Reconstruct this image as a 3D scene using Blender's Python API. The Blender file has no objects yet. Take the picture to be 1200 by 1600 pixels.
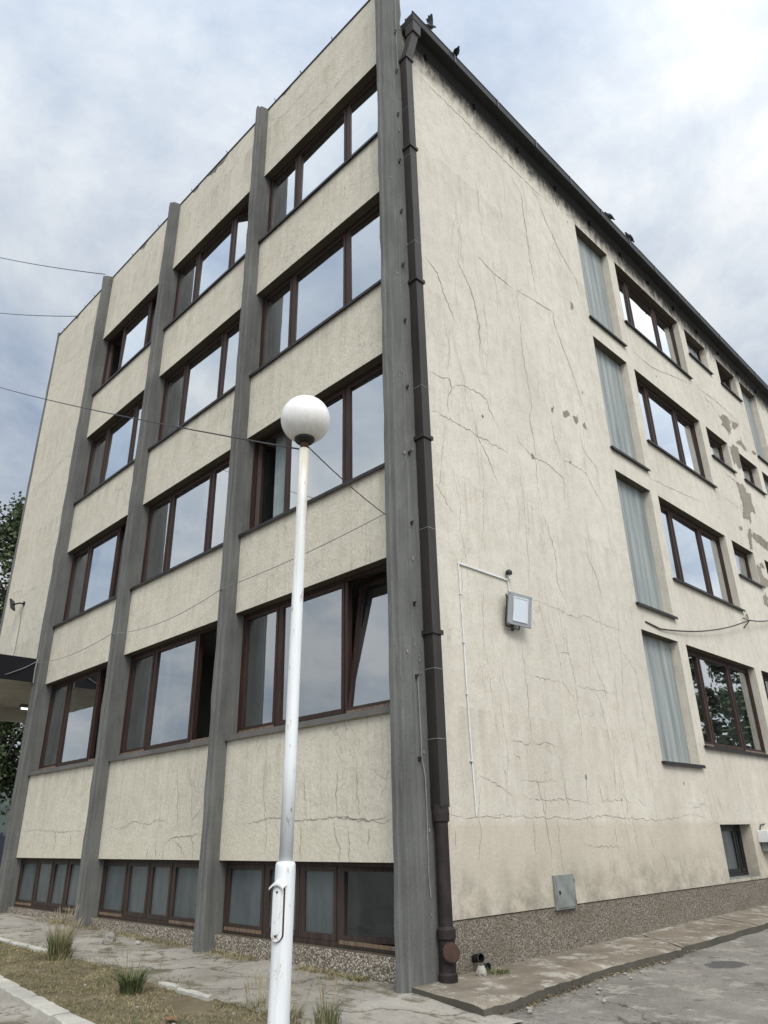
import bpy, bmesh, math, random
from mathutils import Vector, Matrix, noise
R = math.radians
random.seed(11)
sc = bpy.context.scene
COL = sc.collection
# traced crack lines and fallen-plaster outlines, in metres on the wall (along, up)
SIDE_CRACKS= [[(0.611,14.408),(1.224,14.343),(1.726,14.339),(2.51,14.304),(3.569,14.256),(4.139,14.252),(4.416,14.218),(5.074,14.323)],[(4.139,14.252),(4.461,14.063),(4.62,13.622),(5.16,12.897),(5.634,12.533),(5.719,12.125)],[(3.526,13.965),(3.809,13.636),(3.788,13.087),(3.817,12.589),(3.811,12.031),(3.89,11.111)],[(3.047,10.739),(3.187,10.746),(3.192,10.01),(3.153,9.521),(3.196,8.949),(3.255,8.39),(3.137,7.916),(3.2,7.528),(3.178,7.19),(3.147,6.704),(3.192,6.258)],[(3.197,10.813),(4.416,10.984),(4.436,10.634),(4.751,9.981),(4.995,9.436),(5.075,9.089)],[(4.033,7.521),(4.431,7.546),(4.855,7.523),(4.977,7.301),(5.377,6.944)],[(2.619,4.665),(3.12,4.664),(3.824,4.612),(4.088,4.693),(4.815,4.65),(5.52,4.637)],[(2.262,4.121),(2.281,3.578),(2.29,3.176),(2.277,2.835),(2.295,2.596)],[(3.026,4.447),(3.183,3.955),(3.228,3.515),(3.516,3.267),(3.575,2.995),(3.585,2.457)],[(3.467,4.395),(3.469,3.997),(3.583,3.557),(3.57,3.272)],[(0.594,7.78),(0.852,7.749),(0.982,7.847),(1.091,7.686),(0.976,7.484),(0.951,7.177)],[(1.093,7.706),(1.305,7.841),(1.674,7.889),(1.941,7.866),(2.002,7.693),(2.311,7.305)],[(0.572,7.091),(0.945,7.101),(1.534,7.08),(2.386,7.042)],[(0.61,9.973),(0.904,9.805),(1.033,9.445),(1.309,9.001)],[(1.386,10.471),(1.687,10.101),(1.827,9.817),(1.916,9.328),(1.863,8.611)],[(2.063,10.907),(2.415,10.784),(3.052,10.772)],[(1.618,7.378),(1.633,7.043),(1.859,6.756),(2.026,6.411)],[(0.582,5.933),(0.91,5.581)],[(2.589,7.654),(2.78,7.365),(3.089,7.238),(3.497,7.263),(3.995,7.146),(3.963,6.686)],[(3.833,8.331),(3.875,7.865),(4.039,7.519)],[(4.824,8.506),(4.828,8.048),(5.281,7.759),(5.262,7.394)],[(4.158,4.691),(4.17,3.965),(4.393,3.59),(4.424,3.231)],[(4.057,3.519),(4.207,3.372),(4.296,2.995),(4.42,2.533)],[(3.572,3.511),(4.057,3.519),(4.835,3.515)],[(2.346,3.516),(3.173,3.52)],[(3.21,3.975),(3.502,3.986)],[(4.984,4.511),(5.192,4.252),(5.546,3.993),(5.561,3.583),(5.577,2.759),(5.594,2.495)],[(2.29,2.598),(2.723,2.626),(2.924,2.582)],[(1.841,2.609),(2.119,2.587),(2.29,2.598)],[(3.186,6.256),(3.433,5.653),(3.406,5.071),(3.612,4.764)],[(4.383,5.894),(4.634,5.529),(4.738,5.133)],[(1.817,2.449),(1.991,2.379)],[(1.281,1.697),(1.884,1.699),(2.296,1.675),(2.69,1.688),(3.15,1.663),(3.886,1.705),(4.422,1.678),(5.616,1.648),(6.883,1.748),(7.664,1.588)],[(1.956,1.724),(2.002,1.588)],[(2.153,1.662),(2.122,1.22)],[(2.684,1.662),(2.701,1.379),(2.702,1.028)],[(3.448,1.773),(3.428,1.581)],[(3.913,1.804),(3.977,1.606)],[(4.699,1.752),(4.726,1.429),(4.752,1.112)],[(4.148,1.578),(4.163,1.213)],[(5.137,1.573),(5.203,1.274)],[(6.003,1.133),(6.041,0.769)],[(5.455,1.208),(5.576,0.967),(5.569,0.762)],[(2.285,2.286),(2.409,1.765),(2.457,1.509),(2.476,1.358)],[(2.921,2.314),(2.995,1.796),(3.044,1.662)],[(3.558,2.341),(3.475,1.773)],[(3.849,2.119),(3.972,1.805)],[(4.537,2.384),(4.492,2.018),(4.676,1.886),(4.695,1.737)],[(4.955,1.936),(5.225,1.832)],[(7.53,2.44),(7.527,2.048),(7.524,1.664),(7.748,1.578)],[(6.723,1.947),(6.961,1.832),(7.303,1.939),(7.501,1.802)],[(1.95,2.116),(2.782,2.143)],[(2.009,1.913),(2.433,1.895),(2.995,1.917),(3.749,1.845)],[(3.884,1.918),(4.497,1.928)],[(7.935,2.056),(7.99,1.7)],[(3.289,1.342),(3.722,1.306),(4.312,1.307)],[(0.523,1.717),(0.686,1.673),(1.036,1.685),(1.704,1.686)],[(1.61,2.257),(1.685,2.159)],[(1.128,2.139),(1.412,2.074),(1.741,1.933)],[(0.601,1.55),(0.62,1.352)],[(7.932,11.766),(8.756,11.74),(11.229,12.377)],[(11.64,12.427),(12.499,12.532),(13.509,12.541),(14.384,12.469)],[(7.478,8.318),(10.307,8.589)],[(11.986,12.307),(12.486,12.26),(12.835,12.054)],[(11.611,9.196),(12.905,9.207)],[(12.203,10.052),(12.987,10.034)]]
SIDE_PATCHES= [[(12.899,12.036),(13.154,12.24),(13.295,12.244),(13.503,12.285),(13.655,12.212),(13.535,12.051),(13.6,11.92),(13.303,11.706),(13.19,11.758),(13.068,11.788),(12.873,11.763),(13.031,11.936)],[(13.733,12.085),(13.958,12.335),(14.098,12.323),(14.317,12.365),(14.146,12.228),(13.864,12.025)],[(13.816,11.604),(14.212,11.799),(14.368,11.724),(14.525,11.647),(14.438,11.525),(14.183,11.564),(13.892,11.566)],[(14.973,11.722),(15.335,11.809),(15.317,11.687),(15.054,11.683)],[(13.126,11.178),(13.435,11.328),(13.745,11.379),(13.762,11.232),(13.735,11.092),(13.654,10.677),(13.407,10.654),(13.275,10.756),(13.158,10.672),(13.101,10.862)],[(12.978,10.051),(13.237,10.075),(13.478,10.093),(13.582,9.94),(13.808,9.921),(13.873,9.867),(13.818,9.685),(13.877,9.621),(13.909,9.426),(13.637,9.366),(13.483,9.26),(13.338,8.921),(13.263,9.116),(13.157,9.006),(12.86,8.96),(13.062,9.413),(13.026,9.682)],[(13.071,8.69),(13.22,8.712),(13.196,8.589),(13.034,8.43),(13.036,8.355),(12.969,8.11),(12.85,8.136),(12.859,8.233),(12.847,8.418)],[(13.289,8.673),(13.524,8.678),(13.919,8.706),(14.355,8.623),(14.211,8.388),(13.839,8.41),(13.572,8.438),(13.226,8.482)],[(12.985,7.667),(13.21,7.665),(13.337,7.417),(13.621,7.425),(13.503,7.232),(13.148,7.101),(12.975,7.19),(12.992,7.449)],[(12.909,6.854),(13.154,6.887),(13.273,6.857),(13.124,6.613),(12.893,6.603)],[(13.226,7.769),(13.448,7.834),(13.573,7.732),(13.316,7.69)],[(12.326,8.54),(12.542,8.619),(12.573,8.514),(12.38,8.48)],[(4.3,8.592),(4.431,8.707),(4.52,8.684),(4.401,8.565),(4.305,8.517)],[(4.674,8.655),(4.8,8.721),(4.797,8.611),(4.707,8.543)],[(4.963,8.618),(5.055,8.621),(5.101,8.56),(4.998,8.575)],[(3.891,8.525),(3.955,8.538),(3.946,8.458),(3.898,8.456)],[(5.21,11.683),(5.293,11.691),(5.316,11.575),(5.198,11.481)],[(3.064,7.27),(3.127,7.285),(3.135,7.223),(3.065,7.206)]]
FRONT_CRACKS= [[(-3.846,15.09),(-3.267,14.967),(-2.759,14.95),(-2.27,14.869),(-1.804,14.855),(-1.234,14.991),(-0.868,14.946),(-0.428,14.93)],[(-3.802,16.044),(-3.239,15.719),(-2.025,15.772)],[(-3.266,15.547),(-3.197,15.032)],[(-1.333,11.708),(-1.221,11.874),(-1.25,12.051)],[(-0.78,11.723),(-0.4,11.758)],[(-3.304,1.682),(-3.005,1.715),(-2.717,1.747),(-2.164,1.707),(-1.572,1.716),(-1.353,1.721),(-0.916,1.674),(-0.524,1.642),(-0.403,1.672)],[(-1.353,1.726),(-1.14,1.72),(-0.915,1.686),(-0.663,1.668),(-0.488,1.697)],[(-2.864,2.39),(-2.862,2.06),(-2.788,1.736),(-2.747,1.527),(-2.788,1.322)],[(-1.972,2.327),(-1.985,2.094),(-1.906,1.737)],[(-1.34,2.282),(-1.344,1.986),(-1.325,1.721)],[(-0.987,2.258),(-0.969,1.968),(-0.926,1.732)],[(-2.011,1.69),(-2.031,1.469),(-2.005,1.251)],[(-1.392,1.675),(-1.35,1.486),(-1.272,1.37),(-1.29,1.255)],[(-1.121,1.575),(-1.102,1.234)],[(-1.735,1.659),(-1.724,1.562)],[(-0.771,1.591),(-0.792,1.391)],[(-0.478,2.059),(-0.569,1.926)],[(-7.313,1.721),(-6.87,1.696),(-6.555,1.804),(-5.958,1.742),(-5.696,1.814),(-5.28,1.742)],[(-4.877,2.532),(-4.719,2.15),(-4.678,1.906),(-4.604,1.638)],[(-5.694,1.487),(-5.641,1.244)],[(-5.423,1.47),(-5.442,1.245)],[(-4.654,1.58),(-4.575,1.464),(-4.555,1.235)],[(-5.36,1.485),(-5.177,1.543),(-4.802,1.553),(-4.386,1.577)],[(-5.168,1.498),(-4.933,1.422),(-4.782,1.263)],[(-5.949,1.396),(-5.913,1.242)],[(-4.658,1.786),(-4.411,1.927)],[(-5.239,2.558),(-5.134,2.17),(-5.086,1.737)],[(-11.381,1.719),(-10.536,1.745),(-9.464,1.688),(-8.285,1.697)],[(-10.704,1.748),(-10.675,1.314)],[(-10.191,1.7),(-10.166,1.391)],[(-9.631,1.653),(-9.611,1.352)],[(-8.93,1.643),(-8.906,1.424)],[(-8.327,1.687),(-8.311,1.457)],[(-15.158,10.964),(-14.433,10.945),(-13.827,10.961),(-13.167,11.146),(-12.754,11.183),(-12.189,10.959)],[(-13.167,11.146),(-13.557,11.027)],[(-15.321,15.374),(-13.705,14.933),(-12.369,14.903)],[(-15.245,14.372),(-13.732,14.176),(-12.271,14.176)],[(-15.195,7.797),(-14.696,7.781),(-14.225,7.701)],[(-14.386,7.504),(-13.66,7.564),(-12.891,7.538)],[(-13.021,7.928),(-12.677,8.033),(-12.149,7.938)],[(-12.441,7.648),(-12.605,7.499),(-12.6,7.307),(-12.789,7.037)],[(-15.195,6.844),(-14.551,6.796)],[(-10.87,15.03),(-10.446,15.018),(-10.204,14.976)],[(-5.959,7.277),(-5.991,7.019)],[(-4.636,9.066),(-4.638,8.783)]]

# ------------------------------------------------------------------ helpers
class MB:
    """collects faces of one part"""
    def __init__(s):
        s.v = []; s.f = []; s.m = []
    def poly(s, pts, mi=0):
        n = len(s.v); s.v += [tuple(p) for p in pts]
        s.f.append(tuple(range(n, n + len(pts)))); s.m.append(mi)
    def box(s, a, b, mi=0, T=None, bottom=None):
        x0, y0, z0 = a; x1, y1, z1 = b
        P = [(x0,y0,z0),(x1,y0,z0),(x1,y1,z0),(x0,y1,z0),(x0,y0,z1),(x1,y0,z1),(x1,y1,z1),(x0,y1,z1)]
        if T: P = [T(*p) for p in P]
        n = len(s.v); s.v += [tuple(p) for p in P]
        for k, q in enumerate(((3,2,1,0),(4,5,6,7),(0,1,5,4),(1,2,6,5),(2,3,7,6),(3,0,4,7))):
            s.f.append(tuple(n+i for i in q)); s.m.append(bottom if (k == 0 and bottom is not None) else mi)
    def prism(s, outline, z0, z1, mi=0, steps=1, jit=0.0):
        n = len(outline); rings = []
        for k in range(steps + 1):
            z = z0 + (z1 - z0) * k / steps
            b = len(s.v)
            for (x, y) in outline:
                j = jit * (noise.noise((x*9, y*9, z*2.3)))
                s.v.append((x + j, y + j, z))
            rings.append(b)
        for k in range(steps):
            for i in range(n):
                j = (i + 1) % n
                s.f.append((rings[k]+i, rings[k]+j, rings[k+1]+j, rings[k+1]+i)); s.m.append(mi)
        s.f.append(tuple(rings[-1]+i for i in range(n))); s.m.append(mi)
        s.f.append(tuple(rings[0]+i for i in reversed(range(n)))); s.m.append(mi)
    def tube(s, path, r, seg=8, mi=0, cap=True):
        path = [Vector(p) for p in path]; rings = []
        rs = r if isinstance(r, (list, tuple)) else [r]*len(path)
        prev = None
        for i, p in enumerate(path):
            t = (path[min(i+1, len(path)-1)] - path[max(i-1, 0)]).normalized()
            up = prev if prev is not None else (Vector((0,0,1)) if abs(t.z) < .9 else Vector((1,0,0)))
            a = t.cross(up)
            if a.length < 1e-5: a = t.cross(Vector((1,.3,0)))
            a.normalize(); b = a.cross(t).normalized(); prev = b
            n = len(s.v)
            for k in range(seg):
                q = 2*math.pi*k/seg
                s.v.append(tuple(p + (a*math.cos(q) + b*math.sin(q))*rs[i]))
            rings.append(n)
        for i in range(len(path)-1):
            for k in range(seg):
                k2 = (k+1) % seg
                s.f.append((rings[i]+k, rings[i]+k2, rings[i+1]+k2, rings[i+1]+k)); s.m.append(mi)
        if cap:
            s.f.append(tuple(rings[0]+k for k in reversed(range(seg)))); s.m.append(mi)
            s.f.append(tuple(rings[-1]+k for k in range(seg))); s.m.append(mi)
    def lathe(s, prof, c, seg=24, mi=0, axis=None):
        """prof: list of (radius, height) about a vertical axis through c; axis = optional (Vector) direction"""
        rings = []
        M = Matrix.Identity(3)
        if axis is not None: M = Vector((0,0,1)).rotation_difference(Vector(axis)).to_matrix()
        for (r, h) in prof:
            n = len(s.v)
            for k in range(seg):
                q = 2*math.pi*k/seg
                p = M @ Vector((r*math.cos(q), r*math.sin(q), h))
                s.v.append((c[0]+p.x, c[1]+p.y, c[2]+p.z))
            rings.append(n)
        for i in range(len(prof)-1):
            for k in range(seg):
                k2 = (k+1) % seg
                s.f.append((rings[i]+k, rings[i]+k2, rings[i+1]+k2, rings[i+1]+k)); s.m.append(mi)
        s.f.append(tuple(rings[0]+k for k in reversed(range(seg)))); s.m.append(mi)
        s.f.append(tuple(rings[-1]+k for k in range(seg))); s.m.append(mi)
    def build(s, name, mats, parent=None, smooth=False, bevel=0, recalc=True):
        me = bpy.data.meshes.new(name)
        me.from_pydata(s.v, [], s.f)
        if not isinstance(mats, (list, tuple)): mats = [mats]
        for m in mats: me.materials.append(m)
        for p, mi in zip(me.polygons, s.m): p.material_index = mi
        if recalc:
            bm = bmesh.new(); bm.from_mesh(me)
            bmesh.ops.recalc_face_normals(bm, faces=bm.faces); bm.to_mesh(me); bm.free()
        if smooth:
            for p in me.polygons: p.use_smooth = True
        o = bpy.data.objects.new(name, me); COL.objects.link(o)
        if parent: o.parent = parent
        if bevel:
            b = o.modifiers.new('bevel', 'BEVEL'); b.width = bevel; b.segments = 2; b.limit_method = 'ANGLE'; b.angle_limit = R(35)
        return o

def tag(o, label=None, cat=None, group=None, kind=None):
    if label: o['label'] = label
    if cat: o['category'] = cat
    if group: o['group'] = group
    if kind: o['kind'] = kind
    return o
def empty(name, loc=(0,0,0)):
    o = bpy.data.objects.new(name, None); COL.objects.link(o); o.location = loc
    o.empty_display_size = .2
    return o
def rnd(a, b): return random.uniform(a, b)

# ------------------------------------------------------------------ materials
class NT:
    def __init__(s, name):
        s.mat = bpy.data.materials.new(name); s.mat.use_nodes = True
        s.t = s.mat.node_tree; s.n = s.t.nodes; s.n.clear()
        s.out = s.n.new('ShaderNodeOutputMaterial')
        s.tc = s.n.new('ShaderNodeTexCoord')
    def N(s, kind, **kw):
        n = s.n.new('ShaderNode' + kind)
        for k, v in kw.items():
            if k in n.inputs: s.set(n.inputs[k], v)
            else: setattr(n, k, v)
        return n
    def set(s, sock, v):
        if isinstance(v, bpy.types.NodeSocket): s.t.links.new(v, sock)
        elif isinstance(v, bpy.types.Node): s.t.links.new(v.outputs[0], sock)
        else: sock.default_value = v
    def co(s, scale=(1,1,1), loc=(0,0,0)):
        m = s.N('Mapping'); s.set(m.inputs['Vector'], s.tc.outputs['Object'])
        m.inputs['Scale'].default_value = scale; m.inputs['Location'].default_value = loc
        return m.outputs[0]
    def noise(s, scale, sc3=(1,1,1), detail=4, rough=.55, dist=0, loc=(0,0,0)):
        n = s.N('TexNoise'); s.set(n.inputs['Vector'], s.co(sc3, loc))
        n.inputs['Scale'].default_value = scale; n.inputs['Detail'].default_value = detail
        n.inputs['Roughness'].default_value = rough; n.inputs['Distortion'].default_value = dist
        return n.outputs[0]
    def ramp(s, fac, stops):
        r = s.N('ValToRGB'); s.set(r.inputs[0], fac)
        e = r.color_ramp.elements
        while len(e) < len(stops): e.new(.5)
        for k, (p, c) in enumerate(stops):
            e[k].position = p
            e[k].color = (c, c, c, 1) if isinstance(c, (int, float)) else (*c, 1)
        return r.outputs[0]
    def math(s, op, a, b=0, c=0, clamp=False):
        m = s.N('Math', operation=op, use_clamp=clamp)
        for i, v in enumerate((a, b, c)): s.set(m.inputs[i], v)
        return m.outputs[0]
    def mix(s, fac, a, b, mode='MIX'):
        m = s.N('Mix', data_type='RGBA', blend_type=mode)
        s.set(m.inputs[0], fac)
        for i, v in ((6, a), (7, b)):
            s.set(m.inputs[i], (*v, 1) if isinstance(v, tuple) and len(v) == 3 else v)
        return m.outputs[2]
    def bump(s, h, strength=.5, dist=.01, normal=None):
        b = s.N('Bump'); s.set(b.inputs['Height'], h)
        b.inputs['Strength'].default_value = strength; b.inputs['Distance'].default_value = dist
        if normal: s.set(b.inputs['Normal'], normal)
        return b.outputs[0]
    def pbr(s, color, rough=.8, normal=None, metal=0, spec=.4):
        p = s.N('BsdfPrincipled')
        s.set(p.inputs['Base Color'], (*color, 1) if isinstance(color, tuple) and len(color) == 3 else color)
        s.set(p.inputs['Roughness'], rough); p.inputs['Metallic'].default_value = metal
        p.inputs['Specular IOR Level'].default_value = spec
        if normal: s.set(p.inputs['Normal'], normal)
        s.t.links.new(p.outputs[0], s.out.inputs['Surface'])
        return s.mat
    def sep(s):
        x = s.N('SeparateXYZ'); s.set(x.inputs[0], s.tc.outputs['Object']); return x.outputs

def simple(name, col, rough=.7, var=.25, scale=6, metal=0, spec=.4, bump=0, bscale=40, sc3=(1,1,1)):
    t = NT(name)
    n = t.noise(scale, sc3, 5, .6)
    d = tuple(c*(1-var) for c in col); l = tuple(min(1, c*(1+var)) for c in col)
    c = t.ramp(n, [(.3, d), (.7, l)])
    nm = t.bump(t.noise(bscale, sc3, 4), bump, .005) if bump else None
    return t.pbr(c, rough, nm, metal, spec)

def plaster(name, base, dirt, warm, coarse, side):
    t = NT(name)
    big = t.noise(.55, (1,1,.6), 6, .6)
    c = t.mix(t.ramp(big, [(.35, 0), (.75, 1)]), base, tuple(x*.86 for x in base))
    mid = t.noise(4.0, (1,1,1), 6, .65)
    c = t.mix(t.ramp(mid, [(.42, 0), (.75, .42)]), c, dirt)
    X, Y, Z = t.sep()
    # runs of dirt below the sills (repeat each storey)
    fr = t.math('FRACT', t.math('DIVIDE', t.math('SUBTRACT', 12.58, Z), 3.212))
    under = t.math('MULTIPLY_ADD', fr, -2.6, 1.0, clamp=True)
    runs = t.noise(5.5, (1, 1, .05), 5, .75, loc=(3,1,0))
    runm = t.ramp(runs, [(.46, 0), (.66, 1)])
    c = t.mix(t.math('MULTIPLY', t.math('MULTIPLY', runm, under), .55), c, dirt)
    thin = t.noise(16, (1, 1, .045), 3, .6)
    c = t.mix(t.ramp(thin, [(.55, 0), (.72, .34)]), c, dirt)
    # repainted yellower band and splash dirt at the foot of the wall
    low = t.math('MULTIPLY_ADD', Z, -12, 1.66*12, clamp=True)
    c = t.mix(t.math('MULTIPLY', low, .45), c, warm)
    if side:
        grime = t.math('MULTIPLY_ADD', Z, -.16, 1.0, clamp=True)
        gn = t.ramp(t.noise(.9, (1,1,.35), 7, .65, loc=(2,6,1)), [(.35, .15), (.65, 1)])
        c = t.mix(t.math('MULTIPLY', t.math('MULTIPLY', grime, gn), .6), c, tuple(x*.95 for x in dirt))
        foot = t.math('MULTIPLY_ADD', Z, -1.5, 2.0, clamp=True)
        fn = t.ramp(t.noise(2.2, (1,1,1.3), 7, .7), [(.4, 0), (.62, 1)])
        c = t.mix(t.math('MULTIPLY', t.math('MULTIPLY', foot, fn), .85), c, tuple(x*.55 for x in dirt))
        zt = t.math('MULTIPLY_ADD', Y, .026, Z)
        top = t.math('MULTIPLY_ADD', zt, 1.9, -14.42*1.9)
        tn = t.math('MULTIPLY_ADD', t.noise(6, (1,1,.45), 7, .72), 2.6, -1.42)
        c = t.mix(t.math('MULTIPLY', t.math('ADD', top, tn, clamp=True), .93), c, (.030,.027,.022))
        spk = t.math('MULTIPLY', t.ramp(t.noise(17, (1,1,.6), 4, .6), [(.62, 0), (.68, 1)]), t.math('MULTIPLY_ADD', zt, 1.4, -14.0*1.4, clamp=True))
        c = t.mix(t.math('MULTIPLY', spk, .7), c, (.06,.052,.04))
    sp = t.noise(55, (1,1,1), 2, .5)
    c = t.mix(t.ramp(sp, [(.66, 0), (.76, .5)]), c, dirt)
    # hairline crazing
    wob = t.N('TexNoise'); t.set(wob.inputs['Vector'], t.co()); wob.inputs['Scale'].default_value = 2.5; wob.inputs['Detail'].default_value = 5
    add = t.N('VectorMath', operation='MULTIPLY_ADD'); t.set(add.inputs[0], wob.outputs['Color']); add.inputs[1].default_value = (.5,.5,.5); t.set(add.inputs[2], t.co((1.1,1.1,.42)))
    vo = t.N('TexVoronoi', feature='DISTANCE_TO_EDGE'); t.set(vo.inputs['Vector'], add.outputs[0]); vo.inputs['Scale'].default_value = 1.25
    hair = t.ramp(vo.outputs['Distance'], [(0.0, 1), (.011, 0)])
    brk = t.ramp(t.noise(1.1, (1,1,1), 4, .6, loc=(7,3,2)), [(.47, 0), (.62, .30 if side else .42)])
    c = t.mix(t.math('MULTIPLY', hair, brk), c, (.16,.14,.11))
    grain_shade = t.noise(coarse*.8, (1,1,.55), 3, .6)  # relief shade of the roughcast grain, painted into the colour as dark flecks
    c = t.mix(t.ramp(grain_shade, [(.36, .12 if side else .15), (.52, 0)]), c, tuple(x*.62 for x in dirt))
    h1 = t.noise(coarse, (1,1,.7), 3, .6); h2 = t.noise(coarse*3, (1,1,1), 2, .5)
    h = t.math('ADD', h1, t.math('MULTIPLY', h2, .4))
    nb = t.bump(h, .4 if side else .65, .015)
    nb = t.bump(t.noise(1.6, (1,1,1), 4), .25, .03, nb)
    return t.pbr(c, .93, nb, spec=.2)

def concrete(name, base, streak=True):
    t = NT(name)
    c = t.ramp(t.noise(1.3, (1,1,.5), 7, .65), [(.3, tuple(x*.72 for x in base)), (.7, tuple(x*1.22 for x in base))])
    if streak:
        s1 = t.noise(14, (1,1,.06), 4, .65)
        c = t.mix(t.ramp(s1, [(.45, 0), (.72, .5)]), c, tuple(x*.5 for x in base))
        s2 = t.noise(20, (1,1,.08), 3, .6, loc=(5,5,1))
        c = t.mix(t.ramp(s2, [(.6, 0), (.75, .4)]), c, tuple(min(1, x*1.7) for x in base))
    pit = t.noise(38, (1,1,.8), 4, .65)
    c = t.mix(t.ramp(pit, [(.58, 0), (.70, .55)]), c, tuple(x*.42 for x in base))
    nb = t.bump(t.math('ADD', pit, t.noise(9, (1,1,.3), 5)), .4, .012)
    return t.pbr(c, .92, nb, spec=.25)

def pebble(name, f=1.0):
    t = NT(name)
    v = t.N('TexVoronoi'); t.set(v.inputs['Vector'], t.co()); v.inputs['Scale'].default_value = 50
    hs = t.N('SeparateColor'); t.set(hs.inputs[0], v.outputs['Color'])
    c = t.ramp(hs.outputs[0], [(p, tuple(x*f for x in q)) for p, q in ((.0, (.10,.085,.067)), (.35, (.25,.21,.16)), (.65, (.38,.325,.25)), (1, (.55,.50,.42)))])
    e = t.ramp(v.outputs['Distance'], [(.28, 0), (.75, 1)])
    c = t.mix(e, c, (.11,.095,.075))
    c = t.mix(t.ramp(t.noise(1.2, (1,1,2), 6, .6), [(.45, 0), (.68, .5)]), c, (.13,.11,.08))
    nb = t.bump(t.math('SUBTRACT', 1, v.outputs['Distance']), .8, .012)
    return t.pbr(c, .85, nb, spec=.3)

def wood(name, base, worn=True):
    t = NT(name)
    g = t.noise(24, (1,1,.07), 5, .65)
    c = t.ramp(g, [(.3, tuple(x*.5 for x in base)), (.7, tuple(x*1.5 for x in base))])
    if worn:
        c = t.mix(t.ramp(t.noise(5, (1,1,.5), 6, .7), [(.60, 0), (.76, .5)]), c, (.11,.060,.040))
    return t.pbr(c, .6, t.bump(g, .35, .004), spec=.35)

def glass(name, tint, k, cst, wav=.004):
    t = NT(name)
    nb = t.bump(t.noise(.9, (1,1,1), 2, .4), .12, wav*10)
    fr = t.N('Fresnel'); fr.inputs['IOR'].default_value = 1.6; t.set(fr.inputs['Normal'], nb)
    fac = t.math('MULTIPLY_ADD', fr.outputs[0], k, cst, clamp=True)
    tr = t.N('BsdfTransparent'); tr.inputs[0].default_value = (*tint, 1)
    gl = t.N('BsdfGlossy'); gl.inputs['Roughness'].default_value = .012; gl.inputs[0].default_value = (.93,.97,1,1); t.set(gl.inputs['Normal'], nb)
    # a film of dust
    df = t.N('BsdfDiffuse'); df.inputs[0].default_value = (.32,.34,.35,1)
    m1 = t.N('MixShader'); t.set(m1.inputs[0], t.ramp(t.noise(3, (1,1,.4), 6, .7), [(.4, .02), (.75, .12)])); t.set(m1.inputs[1], tr.outputs[0]); t.set(m1.inputs[2], df.outputs[0])
    m2 = t.N('MixShader'); t.set(m2.inputs[0], fac); t.set(m2.inputs[1], m1.outputs[0]); t.set(m2.inputs[2], gl.outputs[0])
    t.t.links.new(m2.outputs[0], t.out.inputs['Surface'])
    return t.mat

M = {}
M['plaster_front'] = plaster('roughcast_front', (.635,.592,.485), (.36,.315,.235), (.60,.55,.43), 26, False)
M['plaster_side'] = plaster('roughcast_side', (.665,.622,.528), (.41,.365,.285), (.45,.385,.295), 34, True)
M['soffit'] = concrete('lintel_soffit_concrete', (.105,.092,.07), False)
M['crack'] = simple('crack_shadow_line', (.25,.22,.175), .95, .35, 9)
M['bare'] = concrete('bare_render', (.27,.24,.19), False)
M['bare_dark'] = concrete('bare_cement', (.16,.145,.115), False)
M['concrete'] = concrete('fin_concrete', (.138,.139,.129))
M['pebble'] = pebble('washed_pebble', .85); M['pebble_front'] = pebble('washed_pebble_front', 1.2)
M['ledge'] = concrete('dirty_ledge', (.09,.072,.052), False)
M['wood'] = wood('dark_brown_wood', (.032,.0155,.0105))
M['wood_raw'] = wood('unpainted_wood_rail', (.17,.115,.078), False)
M['wood_old'] = wood('weathered_basement_wood', (.040,.027,.020))
M['sill'] = simple('dark_sheet_metal_sill', (.028,.026,.026), .55, .4, 5, .3)
M['sill_cement'] = concrete('cement_sill', (.13,.125,.115), False)
M['glass'] = glass('window_glass', (.74,.80,.82), 3.1, .26)
M['glass_low'] = glass('ground_floor_glass', (.74,.80,.82), 2.2, .22)
M['glass_dark'] = glass('dark_basement_glass', (.55,.6,.62), .9, .03)
t = NT('frosted_basement_glass')
cc = t.ramp(t.noise(2.5, (1,1,.3), 6, .7), [(.3, (.055,.068,.070)), (.7, (.115,.13,.13))])
M['frost'] = t.pbr(cc, .22, None, 0, .5)
t = NT('profiled_glass')
cc = t.ramp(t.noise(5, (1,1,.08), 5, .6), [(.3, (.165,.19,.18)), (.7, (.345,.37,.355))])
M['profilit'] = t.pbr(cc, .4, None, 0, .5)
M['gutter'] = simple('gutter_zinc', (.014,.0145,.014), .55, .4, 3, .2, .4, .15, 20)
M['pipe'] = simple('downpipe_sheet', (.036,.031,.027), .5, .35, 4, .3, .4, .15, 14, (1,1,.2))
M['iron'] = simple('cast_iron_rust', (.022,.016,.0145), .7, .5, 7, .1, .35, .4, 30)
M['rust'] = simple('rust', (.075,.037,.023), .85, .4, 12, 0, .3, .4, 40)
M['rust_dark'] = simple('dark_rust', (.048,.027,.019), .85, .4, 14, 0, .3, .4, 40)
M['curtain'] = simple('white_curtain', (.72,.73,.72), .9, .06, 3)
M['curtain_grey'] = simple('grey_green_curtain', (.24,.28,.275), .9, .15, 3)
M['curtain_brown'] = simple('brown_wood_panel', (.20,.11,.05), .7, .25, 5, sc3=(1,1,.1))
M['cream'] = simple('cream_interior', (.52,.46,.33), .8, .08, 2)
M['room'] = simple('room_wall', (.30,.29,.26), .9, .1, 1)
M['slab'] = simple('room_ceiling', (.42,.41,.38), .9, .08, 1)
M['fascia'] = simple('anthracite_canopy_sheet', (.009,.009,.011), .75, .15, 1, 0, .2)
M['canopy_soffit'] = concrete('canopy_soffit_render', (.42,.39,.32), False)
t = NT('crumpled_plastic')
pn_ = t.noise(5, (1,1,1), 6, .75, 1.5)
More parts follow.
